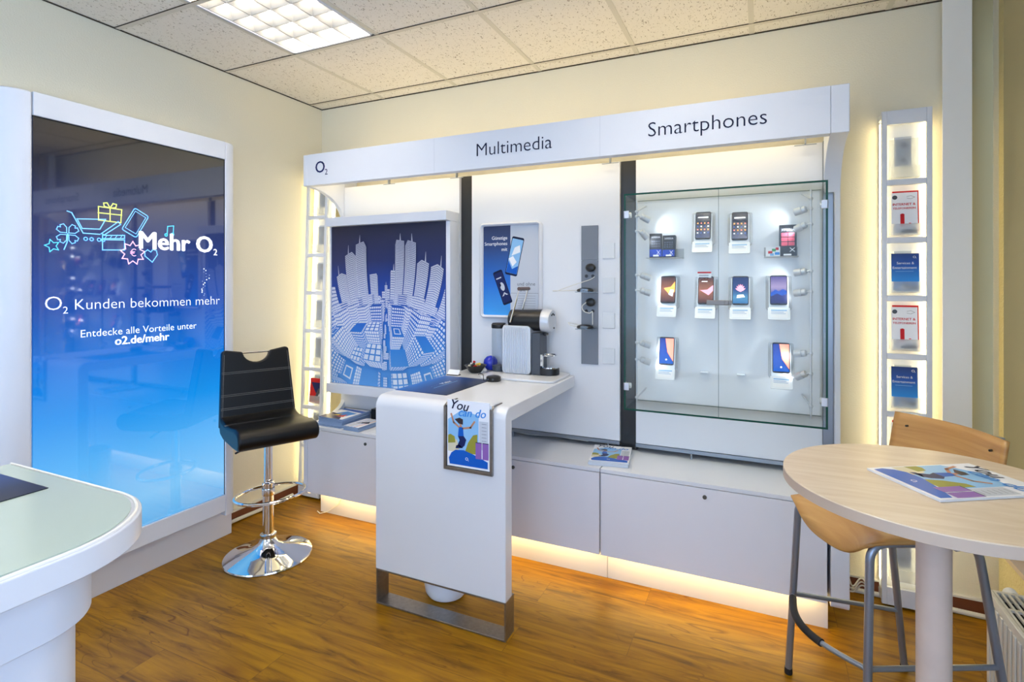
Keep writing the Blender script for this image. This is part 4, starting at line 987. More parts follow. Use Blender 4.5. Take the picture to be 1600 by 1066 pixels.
# ================================================================== BROCHURE TOWERS
def tower(x0, w, yf, lean, label, fillings, side):
    t = thing('brochure_tower', label, 'brochure stand', (x0 + w / 2, yf + .05, 0.012), 0, 'illuminated brochure towers', rotx=lean)
    hw = w / 2; Ht = 2.21; st = .020; f = MB()
    f.box(-hw, -hw + st, -.05, -.032, 0, Ht).box(hw - st, hw, -.05, -.032, 0, Ht)
    zb = [0.0] + [.088 + .2587 * k for k in range(9)]
    f.box(-hw + st, hw - st, -.05, -.032, 0, .078); f.box(-hw + st, hw - st, -.05, -.032, .078 + .2587 * 8, Ht)
    for k in range(1, 8): f.box(-hw + st, hw - st, -.05, -.032, .078 + .2587 * k - .013, .078 + .2587 * k + .013)
    f.build('front_frame', M['wsatin'], t, bev=.002)
    MB().box(-hw + .004, hw - .004, .034, .042, .02, Ht - .03).build('back_board', M['white'], t, bev=.002)
    MB().box(-hw, hw, -.03, .046, Ht - .028, Ht).build('top_cap', M['wsatin'], t, bev=.004)
    MB().prism([(-.031, 0), (.05, 0), (.05, .03), (.02, .05), (-.02, .06), (-.031, .06)], 'x', -hw + .002, hw - .002).build('foot', M['wsatin'], t, bev=.006)
    for s_ in (-1, 1): MB().box(min(s_ * (hw - .004), s_ * (hw - .016)), max(s_ * (hw - .004), s_ * (hw - .016)), .020, .030, .08, Ht - .04).build('light_strip', M['tower_led'], t, smooth=0)
    for k in range(8):
        zc = .078 + .2587 * (7 - k) + .013
        pk = MB(); pk.box(-.055, .055, -.026, -.0235, zc + .01, zc + .062).box(-.055, .055, -.0235, .012, zc + .01, zc + .013).box(-.055, .055, .009, .012, zc + .013, zc + .19)
        pk.build('pocket', M['frost'], t)
        bp = MB(); bp.box(-.035, .030, .0125, .033, zc + .06, zc + .20); bo = bp.build('mount_plate', M['lgrey'], t)
        for zz in (.095, .165): MB().cyl((-.002, .0123, zc + zz), (-.002, .010, zc + zz), .010, 16).build('screw', M['gstrip'], bo)
        if k in fillings:
            art, wv, hv, lab = fillings[k]
            offs = [(0, 0)] if art is not art_inet else [(0, 0), (.006, .008)]
            for n_, (dx, dz) in enumerate(reversed(offs)):
                back = (n_ == 0 and len(offs) == 2)
                y_ = -.0185 + (.008 if back else 0)
                wp = t.matrix_basis @ Vector((-.050 + dx, y_, zc + .016 + dz))
                b = booklet('brochure', lab if not back else 'second red booklet tucked behind the ' + lab.split(' red ')[0].split(' white ')[0] + ' one', 'brochure', art if not back else (lambda p, w, h: p.rect(0, w, 0, h, M['red'], 0)), wv, hv, .004, wp, Matrix.Rotation(R(90 - 4), 4, 'X'), 'brochures in the lit towers', cover=M['red'] if back else None)
                b.rotation_euler = (lean, 0, 0)
    return t
tower(3.408, .185, -.105, 0.0, 'tall illuminated white brochure tower right of the display wall', {
    1: (art_inet, .098, .188, 'upper white and red internet booklet in the right tower'),
    2: (art_serv, .104, .172, 'upper blue services booklet in the right tower'),
    3: (art_inet, .098, .190, 'lower white and red internet booklet in the right tower'),
    4: (art_serv, .098, .180, 'lower blue services booklet in the right tower'),
    5: (art_inet, .098, .185, 'white and red booklet in the right tower, just above the chair back')}, 1)
def art_left(p, w, h):
    p.rect(0, w, 0, h, M['red'], 0); p.poly([(w * .1, h * .82), (w, h * .82), (w, h * .3), (w * .5, h * .4), (w * .3, h * .6)], M['navy'], 1); p.poly([(w * .4, h * .1), (w, h * .1), (w, h * .5), (w * .7, h * .6), (w * .5, h * .3)], M['darkgrey'], 2); p.poly([(w * .6, h * .15), (w * .9, h * .2), (w * .8, h * .4)], M['lgrey'], 3)
tower(0.050, .190, -.275, -0.038, 'tall leaning white brochure tower in the corner behind the bar stool', {5: (art_left, .110, .165, 'red and dark booklet in the left corner tower')}, -1)

# ================================================================== WHITE COUNTER WITH COFFEE MACHINE
BX0, BX1, BY0, BY1, BZ = 1.329, 1.981, -1.041, -0.155, 0.943
st = thing('standing_counter', 'white bar-height counter with waterfall leg projecting from the display wall', 'counter', (1.655, -1.0, 0))
th = 0.062
outer = [(BY1, BZ), (BY0 + .05, BZ)] + [(BY0 + .05 - .05 * math.sin(R(a)), BZ - .05 + .05 * math.cos(R(a))) for a in range(10, 91, 10)] + [(BY0, 0.159), (BY0 + th, 0.159), (BY0 + th, BZ - th), (BY1, BZ - th)]
MB().prism(outer, 'x', BX0, BX1).build('waterfall_top', M['corian'], st, True, bev=0.004, seg=3, bangle=60)
ft = MB(); y0, y1 = BY0 + .002, BY0 + .085
ft.box(BX0 + .001, BX0 + .008, y0, y1, 0.0, .158).box(BX1 - .008, BX1 - .001, y0, y1, 0, .158).box(BX0 + .008, BX1 - .008, y0, y1, 0, .008).box(BX0 + .008, BX1 - .008, y0, y1, .1515, .158)
ft.build('steel_foot', M['steel'], st, True, bev=.0015, label='brushed steel loop foot')
hd2 = thing('leaflet_holder', 'grey metal clip holder hooked over the front edge of the white counter', 'leaflet holder', (1.813, BY0 - .01, .667))
k = MB()
k.box(1.698, 1.709, BY0 - .014, BY0 - .0012, .667, .935).box(1.917, 1.928, BY0 - .014, BY0 - .0012, .667, .935).box(1.709, 1.917, BY0 - .014, BY0 - .0012, .667, .681)
k.box(1.709, 1.917, BY0 - .003, BY0 - .0012, .681, .90)
k.build('holder_frame', M['steel'], hd2, True, bev=.002)
for a, b in ((1.700, 1.709), (1.917, 1.926)):
    pth = [(BY0 - .010, .935), (BY0 - .010, BZ - .02), (BY0 + .008, BZ + .004), (BY0 + .05, BZ + .0045), (BY0 + .085, BZ + .0045)]
    k = MB(); k.prism([(p_[0] - (.0 if i > 1 else .003), p_[1]) for i, p_ in enumerate(pth)] + [(BY0 + .085, BZ + .0012), (BY0 + .05, BZ + .0012), (BY0 + .012, BZ + .0005), (BY0 - .0065, BZ - .02), (BY0 - .0065, .935)], 'x', a, b); k.build('hook', M['steel'], hd2, True)
lf = booklet('leaflet', 'fitness leaflet with blue hand lettering in the holder on the white counter', 'leaflet', art_you, .200, .278, .004, (1.713, BY0 - .0085, .684), Matrix.Rotation(R(90), 4, 'X'), cover=M['paper'])
bk = MB(); bk.box(1.730, 1.920, BY0 - .0035, BY0 - .002, .70, .952); 
bk.build('leaflet', M['paper'], label='plain white leaflet sheet poking up behind the fitness leaflet', cat='leaflet', smooth=0)
# mat
matblue = gradmat('desk_mat_ramp', 'X', 0, .34, [(0, (30, 110, 196)), (.3, (16, 66, 140)), (.75, (14, 30, 70)), (1, (20, 22, 40))], rough=.4)
def deskmat(w, h, th_, loc, rot, label):
    t = thing('desk_mat', label, 'desk mat', loc, rot)
    MB().box(0, w, 0, h, 0, th_).build('mat_body', matblue, t, smooth=0)
    p = Print(); p.text('Mehr', w * .46, h * .50, M['wprint'], w=h * .20, rot=PI / 2 - .0, off=.01); p.rect(w * .50, w * .515, h * .25, h * .75, M['sky'], 1)
    for k_ in range(7): p.rect(w * (.40 - .0 * k_), w * .405, h * (.3 + .05 * k_), h * (.33 + .05 * k_), M['sky'], 1)
    p.build('mat_print', t, Matrix.Translation((0, 0, th_)))
deskmat(.29, .43, .0016, (1.335, -.905, BZ + .0008), -0.02, 'dark blue glossy desk mat on the white counter beside the coffee machine')
tr = MB(); tr.prism([(x, y) for x, y in rrect(1.54, 1.965, -.455, -.160, .03, 5)], 'z', BZ + .0008, BZ + .013)
tr.build('tray', M['corian'], label='flat white tray under the coffee machine', cat='tray', bev=.003)
# coffee machine, front towards +X
ZT = BZ + .0138
cm = thing('coffee_machine', 'silver and black capsule coffee machine with ribbed sides on a white tray', 'coffee machine', (1.74, -.25, ZT))
SY0, SY1 = -.325, -.195
k = MB(); k.prism([(x, z) for x, z in rrect(1.615, 1.785, ZT, ZT + .262, .022, 5)], 'y', SY0 + .006, SY1); k.build('body', M['silver'], cm, True, bev=.004)
k = MB()
for i in range(14):
    x = 1.626 + i * .0108
    k.tube([(x, SY0 + .0055, ZT + .006), (x, SY0 + .0055, ZT + .245), (x, SY0 + .013, ZT + .258), (x, SY0 + .04, ZT + .2635), (x, SY1 - .01, ZT + .2635)], .0048, 8)
k.build('ribs', M['silver'], cm, True, smooth=60)
MB().box(1.786, 1.838, SY0 + .015, SY1 - .01, ZT, ZT + .225).build('spine', M['darkgrey'], cm, True, bev=.004)
yc = (SY0 + SY1) / 2; zc = ZT + .292
k = MB(); k.tube([(1.640, yc, zc), (1.650, yc, zc), (1.838, yc, zc)], [.040, .056, .060], 32); k.build('head', M['blackpl'], cm, True, label='matt black brewing head')
k = MB(); k.tube([(1.8385, yc, zc), (1.842, yc, zc), (1.886, yc, zc - .006), (1.892, yc, zc - .006)], [.060, .064, .062, .057], 36)
hdc = k.build('head_cap', M['silver'], cm, True, label='silver round end cap with buttons')
for dy, dz in ((-.018, .036), (0, .042), (.018, .036), (.015, -.035)): MB().cyl((1.8922, yc + dy, zc + dz - .006), (1.8955, yc + dy, zc + dz - .006), .005, 12).build('button', M['blackpl'], hdc, True)
MB().box(1.845, 1.862, yc - .02, yc + .02, zc - .082, zc - .0635).build('spout', M['blackpl'], cm, True, bev=.004)
for y in (yc - .062, yc + .062):
    MB().tube([(1.668, y, zc - .012), (1.72, y, zc + .168)], .0055, 10).build('lever_arm', M['chrome'], cm, True)
MB().cyl((1.722, yc - .068, zc + .172), (1.722, yc + .068, zc + .172), .010, 16).build('lever_grip', mat('brown_grip', (92, 70, 66), .3), cm, True)
MB().lathe([(.034, 0), (.040, .01), (.040, .235), (.038, .24)], (1.568, yc, ZT), 28).build('water_tank', M['tank'], cm, True)
MB().lathe([(.041, .241), (.043, .245), (.043, .262), (.036, .27)], (1.568, yc, ZT), 28).build('tank_lid', M['blackpl'], cm, True)
MB().lathe([(.037, .0), (.037, .03)], (1.568, yc, ZT - .0003), 28).build('tank_base', M['darkgrey'], cm, True)
k = MB(); k.prism([(1.839, SY0 + .012)] + [(1.875 + .053 * math.cos(R(a)), yc + .053 * math.sin(R(a))) for a in range(-90, 91, 15)] + [(1.839, SY1 - .012)], 'z', ZT, ZT + .036); k.build('drip_base', M['blackpl'], cm, True, bev=.004)
k = MB(); k.prism([(1.875 + .046 * math.cos(R(a)), yc + .046 * math.sin(R(a))) for a in range(0, 360, 15)], 'z', ZT + .0365, ZT + .041); k.build('drip_grid', M['chrome'], cm, True)
k = MB(); k.tube([(1.872 + .040 * math.cos(R(a)), yc + .040 * math.sin(R(a)), ZT + .105) for a in range(0, 360, 15)], .004, 8, closed=True)
k.prism([(1.872 + .036 * math.cos(R(a)), yc + .036 * math.sin(R(a))) for a in range(0, 360, 15)], 'z', ZT + .102, ZT + .105).box(1.838, 1.850, yc - .045, yc - .04, ZT + .05, ZT + .11).tube([(1.842, yc - .02, ZT + .042), (1.842, yc - .02, ZT + .103)], .004, 8)
k.build('cup_rest', M['chrome'], cm, True)
# blue ball, bowl, hub
k = MB(); k.lathe([(.004, 0), (.024, .006), (.038, .024), (.042, .044), (.038, .064), (.022, .081), (.004, .086)], (1.485, -.200, BZ + .0008), 28); k.build('blue_globe', M['bluegl'], label='shiny blue round container behind the coffee machine water tank', cat='container')
bw = thing('sweets_bowl', 'small black faceted bowl filled with wrapped sweets on the white counter', 'bowl', (1.440, -.30, BZ + .0008))
MB().lathe([(.030, 0), (.034, .003), (.062, .040), (.066, .043), (.058, .040), (.030, .012), (.002, .010)], (0, 0, 0), 10, cap=False).build('bowl', M['blackpl'], bw, smooth=0)
rr_ = random.Random(3)
for i in range(12):
    a = rr_.uniform(0, 2 * PI); r_ = rr_.uniform(0.0, .036)
    s_ = MB(); sz = rr_.uniform(.010, .014); s_.tube([(-sz * 1.5, 0, 0), (-sz, 0, 0), (-sz * .6, 0, 0), (sz * .6, 0, 0), (sz, 0, 0), (sz * 1.5, 0, 0)], [sz * .7, sz * .2, sz * .55, sz * .55, sz * .2, sz * .7], 8)
    mm_ = (M['yellow'], M['wprint'], M['brass'], M['red'], M['sand'])[i % 5]
    s_.xform(Matrix.Rotation(a * 2, 4, 'Z') @ Matrix.Rotation(rr_.uniform(-.5, .5), 4, 'Y')); so_ = s_.build('wrapped_sweet', mm_, label='wrapped sweet in the black bowl on the counter', cat='sweet', group='sweets in the black bowl')
    so_.location = (1.440 + r_ * math.cos(a), -.30 + r_ * math.sin(a), BZ + .018 + .0018 * i); 
hb = thing('power_hub', 'small round black socket hub with a stub of cable on the white counter', 'socket hub', (1.655, -.500, BZ + .0008))
MB().lathe([(.036, 0), (.038, .004), (.038, .022), (.030, .027)], (0, 0, 0), 32).build('hub_body', M['blackpl'], hb)
for dx in (-.014, .014): MB().cyl((dx, -.0385, .013), (dx, -.036, .013), .005, 10).build('port', M['darkgrey'], hb)
MB().tube(smoothpath([(-.030, -.02, .002), (-.048, -.02, .002), (-.05, -.02, .034), (-.075, -.01, .034), (-.09, .0, .028)], .006), .002, 6).build('cable', M['blackpl'], hb)
cp = thing('card_stand', 'small white card stand with black clip at the rear left of the counter', 'card stand', (1.372, -.44, BZ + .0008))
MB().box(-.036, .036, -.005, .028, 0, .004).build('stand_foot', M['blackpl'], cp, bev=.001)
MB().prism([(.0, .0045), (.022, .028), (.024, .028), (.004, .0045)], 'x', -.035, .035).build('card', M['paper'], cp, smooth=0)

# bin below
bn = MB(); bn.lathe([(.070, 0), (.086, .006), (.098, .025), (.104, .06), (.108, .30), (.104, .305), (.100, .29), (.094, .03), (.002, .02)], (1.578, -.835, 0), 48, cap=False)
bn.build('waste_bin', M['bin'], label='round white waste bin on the floor beneath the white counter', cat='bin')

# ================================================================== MAGAZINE STACKS
def magstack(n, w, h, th_, loc, rot, art, lab_top, lab, group, jit=.004, edge=None):
    rg = random.Random(int(loc[0] * 1000))
    for i in range(n):
        z = loc[2] + .0006 + i * (th_ + .0004)
        dx, dy, dr = rg.uniform(-jit, jit), rg.uniform(-jit, jit), rg.uniform(-.02, .02)
        if i == 0:
            t = thing('magazine', lab, 'magazine', (loc[0] + dx, loc[1] + dy, z), rot + dr, group)
            MB().box(0, w, 0, h, 0, th_).build('pages', edge or M['paperedge'], t, smooth=0); base = t
        elif i < n - 1:
            t = copy_tree(base); t.location = (loc[0] + dx, loc[1] + dy, z); t.rotation_euler = (0, 0, rot + dr)
        else:
            t = thing('magazine', lab_top, 'magazine', (loc[0], loc[1], z), rot, group)
            MB().box(0, w, 0, h, 0, th_).build('pages', edge or M['paperedge'], t, smooth=0)
            p = Print(); p.dz = .00012; art(p, w, h); p.build('cover', t, Matrix.Translation((0, 0, th_ + .0001)))
magstack(5, .192, .265, .0042, (2.150, -.450, .563), .16, art_you, 'fitness magazine with blue lettering, top of the pile on the middle cabinet', 'magazine beneath the top one of the pile on the middle cabinet', 'magazine pile on the middle cabinet')
def art_car(p, w, h):
    p.rect(0, w, 0, h, M['wprint'], 0); p.poly([(0, 0), (w * .9, 0), (w * .6, h * .35), (0, h * .5)], M['navy'], 1); p.poly([(w * .2, h * .4), (w * .8, h * .3), (w * .9, h * .6), (w * .4, h * .7)], M['cyan'], 1); p.poly([(w * .5, h * .2), (w * .8, h * .2), (w * .7, h * .45)], M['red'], 2); p.poly([(w * .3, h * .25), (w * .5, h * .3), (w * .45, h * .5)], M['yellow'], 2); p.poly([(0, h * .8), (w, h * .7), (w, h * .85), (0, h * .95)], M['blue'], 1)
def art_line(p, w, h):
    p.rect(0, w, 0, h, M['wprint'], 0)
    for k_ in range(4): p.line([(w * (.1 + .2 * k_), 0), (w * (.3 + .2 * k_), h)], w * .04, (M['blue'], M['navy'], M['cyan'], M['red'])[k_], 1)
    p.poly([(w * .2, h * .4), (w * .9, h * .5), (w * .7, h * .7)], M['navyd'], 2)
magstack(13, .195, .255, .0038, (0.395, -.440, .563), -.02, art_car, 'colourful magazine topping the tall pile on the left cabinet', 'magazine in the tall pile on the left cabinet', 'tall magazine pile on the left cabinet', .006, mat('bluish_pages', (150, 176, 214), .6))
magstack(6, .120, .200, .0040, (0.620, -.462, .563), -.05, art_line, 'blue striped booklet topping the low pile on the left cabinet', 'booklet in the low pile on the left cabinet', 'low booklet pile on the left cabinet', .005, mat('bluish_pages', (150, 176, 214), .6))
MB().box(.80, .98, -.46, -.33, .5636, .566).build('leaflet', M['paper'], label='white sheet lying on the left cabinet behind the counter edge', cat='leaflet', smooth=0)
MB().box(.63, .72, -.22, -.17, .5636, .64).build('storage_box', M['blackpl'], label='small black box behind the booklets on the left cabinet', cat='box', bev=.002)

# ================================================================== BAR STOOL
bs = thing('bar_stool', 'black leather bar stool on a chrome column with round foot', 'bar stool', (.530, -.934, 0), R(-25))
MB().lathe([(.215, 0), (.221, .004), (.218, .010), (.19, .018), (.13, .032), (.08, .050), (.05, .072), (.038, .095), (.036, .10)], (0, 0, 0), 64).build('base', M['chrome'], bs)
MB().lathe([(.038, .1005), (.041, .104), (.041, .118), (.034, .122)], (0, 0, 0), 32).build('collar', M['chrome'], bs)
MB().lathe([(.0275, .1225), (.0275, .375), (.030, .377), (.030, .392), (.027, .394)], (0, 0, 0), 32).build('column', M['chrome'], bs)
MB().lathe([(.0215, .3945), (.0215, .615)], (0, 0, 0), 32).build('piston', M['chrome'], bs)
rg_ = [(.05 + .135 * math.cos(R(a)), .175 * math.sin(R(a)), .345) for a in range(0, 360, 10)]
MB().tube(rg_, .0085, 10, closed=True).lathe([(.031, .325), (.032, .328), (.032, .36), (.031, .363)], (0, 0, 0), 24, cap=False).build('footrest', M['chrome'], bs)
MB().box(-.10, .10, -.09, .09, .612, .622).build('seat_plate', M['blackpl'], bs, bev=.002)
MB().tube(smoothpath([(.02, -.02, .606), (.03, -.12, .600), (.035, -.17, .585)], .03), .005, 8).build('lift_lever', M['blackpl'], bs)
# seat cushion: side profile extruded over the width
pf = [(-.185, .665), (-.17, .64), (-.10, .625), (.10, .6235), (.155, .628)] + [(.168 + .048 * math.cos(R(a)), .676 + .048 * math.sin(R(a))) for a in range(-80, 91, 17)] + [(.12, .728), (.02, .716), (-.08, .712), (-.14, .722), (-.175, .742)]
pf = [(a, z) for a, z in pf]
s_ = MB(); s_.prism(pf, 'y', -.198, .198)
s_.build('seat', M['leather'], bs, bev=.016, seg=4, bangle=50)
# backrest outline (b, h) with hand notch
def backshape(k=1.0, y=0):
    o = [(-.200, 0), (-.176, .405)]
    o += [(-.160, .415), (-.072, .400)]
    o += [(.070 * math.cos(R(a)), .398 + .058 * math.sin(R(a))) for a in range(190, 351, 16)]
    o += [(.072, .400), (.160, .415), (.176, .405), (.200, 0)]
    return o
s_ = MB(); sh_ = backshape()
s_.prism([(b, h_) for b, h_ in sh_], 'y', -.022, .022)      # x=b, z=h
T4 = Matrix.Translation((-.176, 0, .672)) @ Matrix.Rotation(R(-9), 4, 'Y') @ Matrix.Rotation(R(90), 4, 'Z')
s_.xform(T4); br_ = s_.build('backrest', M['leather'], bs, bev=.010, seg=3, bangle=40)
s_ = MB(); s_.cyl((-.078, 0, .395), (.078, 0, .395), .006, 12).xform(T4); s_.build('grab_bar', M['chrome'], br_)
s_ = MB()
for hh in (.285, .165, .095):
    w_ = .200 - .024 * hh / .405 - .002
    for d_ in (0, .008): s_.tube([(-w_, -.0226, hh + d_), (w_, -.0226, hh + d_)], .0009, 5)
for sg in (-1, 1): s_.tube([(sg * .187, -.0226, .02), (sg * .165, -.0226, .39)], .0008, 5)
s_.xform(T4); s_.build('stitching', M['stitch'], br_)
s_ = MB()
for xx, zz in ((-.06, .7125), (-.045, .7125), ): s_.tube([(xx, -.200, zz), (xx, .200, zz)], .0009, 5)
s_.build('stitching', M['stitch'], bs)

# ================================================================== ROUND TABLE
TC = (3.300, -1.372); TZ = .960; TR = .330
rt = thing('round_table', 'round pale maple bistro table on a single wooden column', 'table', (TC[0], TC[1], 0))
MB().lathe([(TR - .004, TZ - .028), (TR, TZ - .026), (TR, TZ - .002), (TR - .002, TZ)], (0, 0, 0), 96).build('tabletop', [M['maple']], rt)
MB().lathe([(TR + .0003, TZ - .0255), (TR + .0003, TZ - .0025)], (0, 0, 0), 96, cap=False).build('edge_band', M['mapledge'], rt, fixn=False)
MB().lathe([(.036, .012), (.036, TZ - .0285)], (0, 0, 0), 40).build('column', M['mapcol'], rt)
MB().lathe([(.20, 0), (.205, .004), (.20, .010), (.05, .0118)], (0, 0, 0), 48).build('base_plate', M['steel'], rt)
booklet('magazine', 'fitness magazine with blue lettering lying on the round table', 'magazine', art_you, .212, .300, .005, (3.168, -1.330, TZ + .0058), Matrix.Rotation(math.atan2(-.182, .113), 4, 'Z'), cover=M['paper'])

# ================================================================== BISTRO CHAIR (faces left)
ch = thing('bistro_chair', 'high beech plywood chair on grey tube legs behind the round table', 'chair', (3.30, -.84, 0))
L1f, L2f, L3f, L4f = Vector((3.008, -.75, .012)), Vector((3.404, -.545, .012)), Vector((3.195, -1.132, .012)), Vector((3.606, -.93, .012))
L1t, L3t, L4t = Vector((3.036, -.85, .69)), Vector((3.205, -1.135, .69)), Vector((3.490, -1.0, .69)); L2t = L1t + (L4t - L3t)
def hoop(a, b, c, d): return smoothpath([a, b, c, d], .055, 8)
MB().tube(hoop(L1f, L1t, L2t, L2f), .012, 14).build('side_frame', M['tubegrey'], ch, True)
MB().tube(hoop(L3f, L3t, L4t, L4f), .012, 14).build('side_frame', M['tubegrey'], ch, True)
for L in (L1f, L2f, L3f, L4f): MB().lathe([(.0135, 0), (.014, .003), (.0135, .022)], (L.x, L.y, 0), 16).build('foot_cap', M['rubber'], ch, True)
def onleg(f_, t_, z): k_ = (z - f_.z) / (t_.z - f_.z); return f_ + (t_ - f_) * k_
MB().tube([onleg(L1f, L1t, .325), onleg(L2f, L2t, .245)], .008, 10).build('side_rail', M['tubegrey'], ch, True)
MB().tube([onleg(L3f, L3t, .32), onleg(L4f, L4t, .32)], .008, 10).build('side_rail', M['tubegrey'], ch, True)
a, b = onleg(L1f, L1t, .322), onleg(L3f, L3t, .318); out = Vector((-.888, -.46, 0))
fr_ = [a + (b - a) * t + out * (.075 * math.sin(PI * t)) + Vector((0, 0, -.0)) for t in [i / 16 for i in range(17)]]
MB().tube(fr_, .008, 10).build('footrest', M['tubegrey'], ch, True)
MB().tube(fr_[1:12], .0125, 12).build('footrest_sleeve', M['rubber'], ch, True, label='black rubber sleeve')
# seat shell
u_ = (L3t - L1t); v_ = (L4t - L3t)
sv = MB(); nu, nv = 18, 18; grid = []
for i in range(nu + 1):
    row = []
    for j in range(nv + 1):
        s1 = i / nu; t1 = j / nv
        z = .706
        e_ = abs(s1 - .5) * 2
        z -= .012 * max(0, (e_ - .78) / .22) ** 2                      # bend over the side tubes
        z -= .020 * (1 - e_ ** 2) * (1 - .3 * t1)                       # dished middle
        fx = -.02
        if t1 < .22: z -= .072 * ((.22 - t1) / .22) ** 1.7 * (1 - .93 * e_ ** 3)
        row.append(sv.b.verts.new(L1t * 1 + u_ * (s1 * 1.12 - .06) + v_ * (t1 * 1.08 - .05) + Vector((0, 0, z - .69))))
    grid.append(row)
for i in range(nu):
    for j in range(nv): sv.b.faces.new([grid[i][j], grid[i + 1][j], grid[i + 1][j + 1], grid[i][j + 1]])
so_ = sv.build('seat', M['beech'], ch, True, smooth=80); md = so_.modifiers.new('s', 'SOLIDIFY'); md.thickness = .009; md.offset = 1
# back
Bl, Br = Vector((3.350, -.690, 0)), Vector((3.560, -1.000, 0)); bd = Vector((.83, .56, 0))
sv = MB(); grid = []
for i in range(21):
    s1 = i / 20; row = []
    for j in range(7):
        t1 = j / 6; z = .845 + .15 * t1
        p_ = Bl + (Br - Bl) * s1 + bd * (.045 * math.sin(PI * s1) + .03 * (t1 - 1) + .0) + Vector((0, 0, z))
        row.append(sv.b.verts.new(p_))
    grid.append(row)
for i in range(20):
    for j in range(6): sv.b.faces.new([grid[i][j], grid[i + 1][j], grid[i + 1][j + 1], grid[i][j + 1]])
so_ = sv.build('backrest', M['beech'], ch, True, smooth=80); md = so_.modifiers.new('s', 'SOLIDIFY'); md.thickness = .010; md.offset = 0
for top, bot, sg in ((Bl + (Br - Bl) * .12, L2t, 1), (Br - (Br - Bl) * .13, L4t, -1)):
    off_ = bd * .036
    MB().tube(smoothpath([bot + Vector((-.06, -.03, -.014)), bot + Vector((.01, .006, -.010)), top + off_ * .8 + Vector((0, 0, .86)), top + off_ + Vector((0, 0, .992))], .05), .010, 12).build('back_post', M['tubegrey'], ch, True)
    q_ = top
    MB().cyl(q_ + Vector((0, 0, .955)) - bd * .004, q_ + Vector((0, 0, .955)) + bd * .012, .0035, 10).build('screw', M['blackpl'], ch, True)

# ================================================================== RADIATOR
rd = thing('radiator', 'low white panel radiator with slotted top grille beneath the shop window', 'radiator', (3.70, -1.2, .06))
RX0, RX1, RY0, RY1 = 3.630, 3.800, -1.95, -.60
k = MB(); k.box(RX0, RX0 + .014, RY0, RY1, .06, .385).box(RX1 - .014, RX1, RY0, RY1, .06, .385)
for i in range(38): 
    y = RY0 + .03 + i * .0345; k.box(RX0 - .006, RX0, y, y + .021, .085, .36)
k.build('front_panel', M['rad'], rd, True, bev=.003)
k = MB(); k.box(RX0 + .0145, RX1 - .0145, RY1 - .006, RY1, .07, .385)
for i in range(4): k.box(RX0 + .03 + i * .034, RX0 + .045 + i * .034, RY1, RY1 + .004, .09, .36)
k.build('side_cover', M['rad'], rd, True, bev=.002)
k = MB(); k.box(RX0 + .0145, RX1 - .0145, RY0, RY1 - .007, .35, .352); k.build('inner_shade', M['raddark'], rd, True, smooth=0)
k = MB()
for j in range(12):
    y1_ = RY1 - .008 - j * .112
    k.box(RX0 + .0145, RX1 - .0145, y1_ - .010, y1_, .378, .386)
    for i in range(8): k.box(RX0 + .0145 + i * .0188, RX0 + .0215 + i * .0188, y1_ - .112, y1_ - .010, .378, .386)
k.build('top_grille', M['rad'], rd, True, smooth=0)
for y in (-.75, -1.75): MB().box(RX0 + .03, RX1 - .03, y - .012, y + .012, 0, .062).build('foot', M['rad'], rd, True)
k = MB(); k.cyl((3.72, -.594, .345), (3.72, -.556, .345), .011, 12).cyl((3.72, -.555, .345), (3.72, -.515, .345), .021, 20); k.build('valve', M['wsatin'], rd, True)
wb = MB(); wb.box(3.820, 3.8495, -.50, -.42, .385 - .12, .385 - .02); wb.build('wall_socket', mat('cream_socket', (214, 204, 168), .5), label='cream socket box on the window wall above the radiator', cat='socket', bev=.006)
k = MB()
rg3 = random.Random(5)
for c_ in range(3):
    k.tube(smoothpath([(3.262 + .01 * c_, -.045 - .02 * c_, .035 + .03 * c_), (3.30, -.07, .01 + .012 * c_), (3.34, -.04, .05 + .02 * c_), (3.37, -.06, .04), (3.39, -.03, .008 + .004 * c_)], .03), .0035, 8)
k.build('cable_bundle', M['cable'], label='tangle of white cables on the floor between display wall and right tower', cat='cable')

# ================================================================== PANEL BLINDS at window / corner
def blind(x0, x1, y0, y1, z0, m_, label):
    MB().box(x0, x1, y0, y1, z0, 2.700).build('panel_blind', m_, label=label, cat='blind', group='hanging panel blinds', bev=.001)
blind(3.630, 3.732, -.096, -.090, .55, M['blindw'], 'narrow white hanging panel blind right of the brochure tower')
blind(3.742, 3.812, -.062, -.056, .55, M['blind'], 'olive hanging panel blind beside the white one in the corner')
blind(3.826, 3.832, -1.10, -.125, .52, M['blind'], 'wide olive hanging panel blind in front of the shop window, nearest the corner')
blind(3.826, 3.832, -2.20, -1.12, .52, M['blind'], 'wide olive hanging panel blind in front of the shop window, second from the corner')

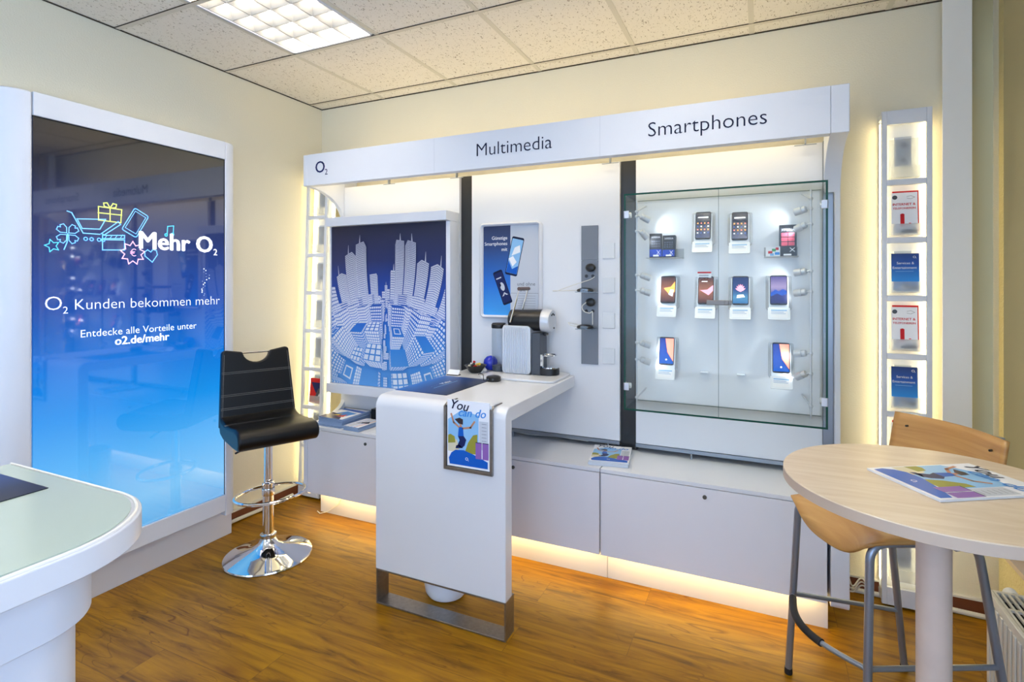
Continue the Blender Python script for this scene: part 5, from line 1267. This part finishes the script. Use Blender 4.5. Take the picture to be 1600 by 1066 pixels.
# ================================================================== FOREGROUND COUNTER (lower left)
fc = thing('reception_counter', 'white curved counter with frosted glass top in the lower left foreground', 'counter', (1.35, -3.0, 0))
def cout(x0, x1, y1, y0, r, n=14):
    return [(x0, y0), (x1, y0)] + arc(x1 - r, y1 - r * 1.0, r, 0, 90, n) + [(x0 + .0, y1)]
def cout2(inset, r=.235):
    x0, x1, y1, y0 = .976 + inset, 1.735 - inset, -2.200 - inset, -3.9
    return cout(x0, x1, y1, y0, max(.05, r - inset))
MB().prism(cout2(0), 'z', .883, .938).build('worktop', M['corian'], fc, True, bev=.004, seg=3, bangle=50)
MB().prism(cout2(.020), 'z', .9385, .9425).build('glass_inlay', M['cglass'], fc, True, bev=.0008)
rimp = [(x, y, .9395) for x, y in cout2(.010)]
MB().tube(rimp, .0035, 6).build('rim', mat('rim_white', (238, 236, 230), .3), fc, True)
MB().prism(cout2(.092), 'z', .742, .8825).build('upper_apron', M['wsatin'], fc, True, bev=.004, bangle=50)
MB().prism(cout2(.120), 'z', 0, .7415).build('body', M['wsatin'], fc, True, bev=.003, bangle=50)
deskmat(.338, .34, .0016, (.977, -2.613, .9432), 0, 'dark blue desk mat lying on the foreground counter')

# ================================================================== CAMERA, LIGHT
cam = bpy.data.cameras.new('camera'); co = bpy.data.objects.new('camera', cam); COL.objects.link(co)
co.location = (2.9163, -3.0078, 1.45); co.rotation_euler = (R(90), 0, R(24.75))
cam.sensor_width = 36; cam.lens = 845 / 1600 * 36; cam.shift_y = -90 / 1600; cam.clip_start = 0.05
S.camera = co
w = bpy.data.worlds.new('sky'); S.world = w; w.use_nodes = True
bg = w.node_tree.nodes['Background']; bg.inputs['Color'].default_value = lin((196, 214, 255)); bg.inputs['Strength'].default_value = 3.3
def portal(loc, rot, sx, sy):
    l = bpy.data.lights.new('daylight_portal', 'AREA'); l.shape = 'RECTANGLE'; l.size = sx; l.size_y = sy; l.cycles.is_portal = True
    o = bpy.data.objects.new('daylight_portal', l); COL.objects.link(o); o.location = loc; o.rotation_euler = rot
portal((XR / 2, YF - .16, 1.36), (R(-90), 0, 0), XR - .2, 2.5)
portal((XR + .17, -3.95, 1.47), (0, R(90), 0), 2.2, 3.2)
S.view_settings.view_transform = 'Standard'; S.view_settings.look = 'None'; S.view_settings.gamma = 1.0
S.view_settings.use_curve_mapping = False; S.view_settings.exposure = 0.88
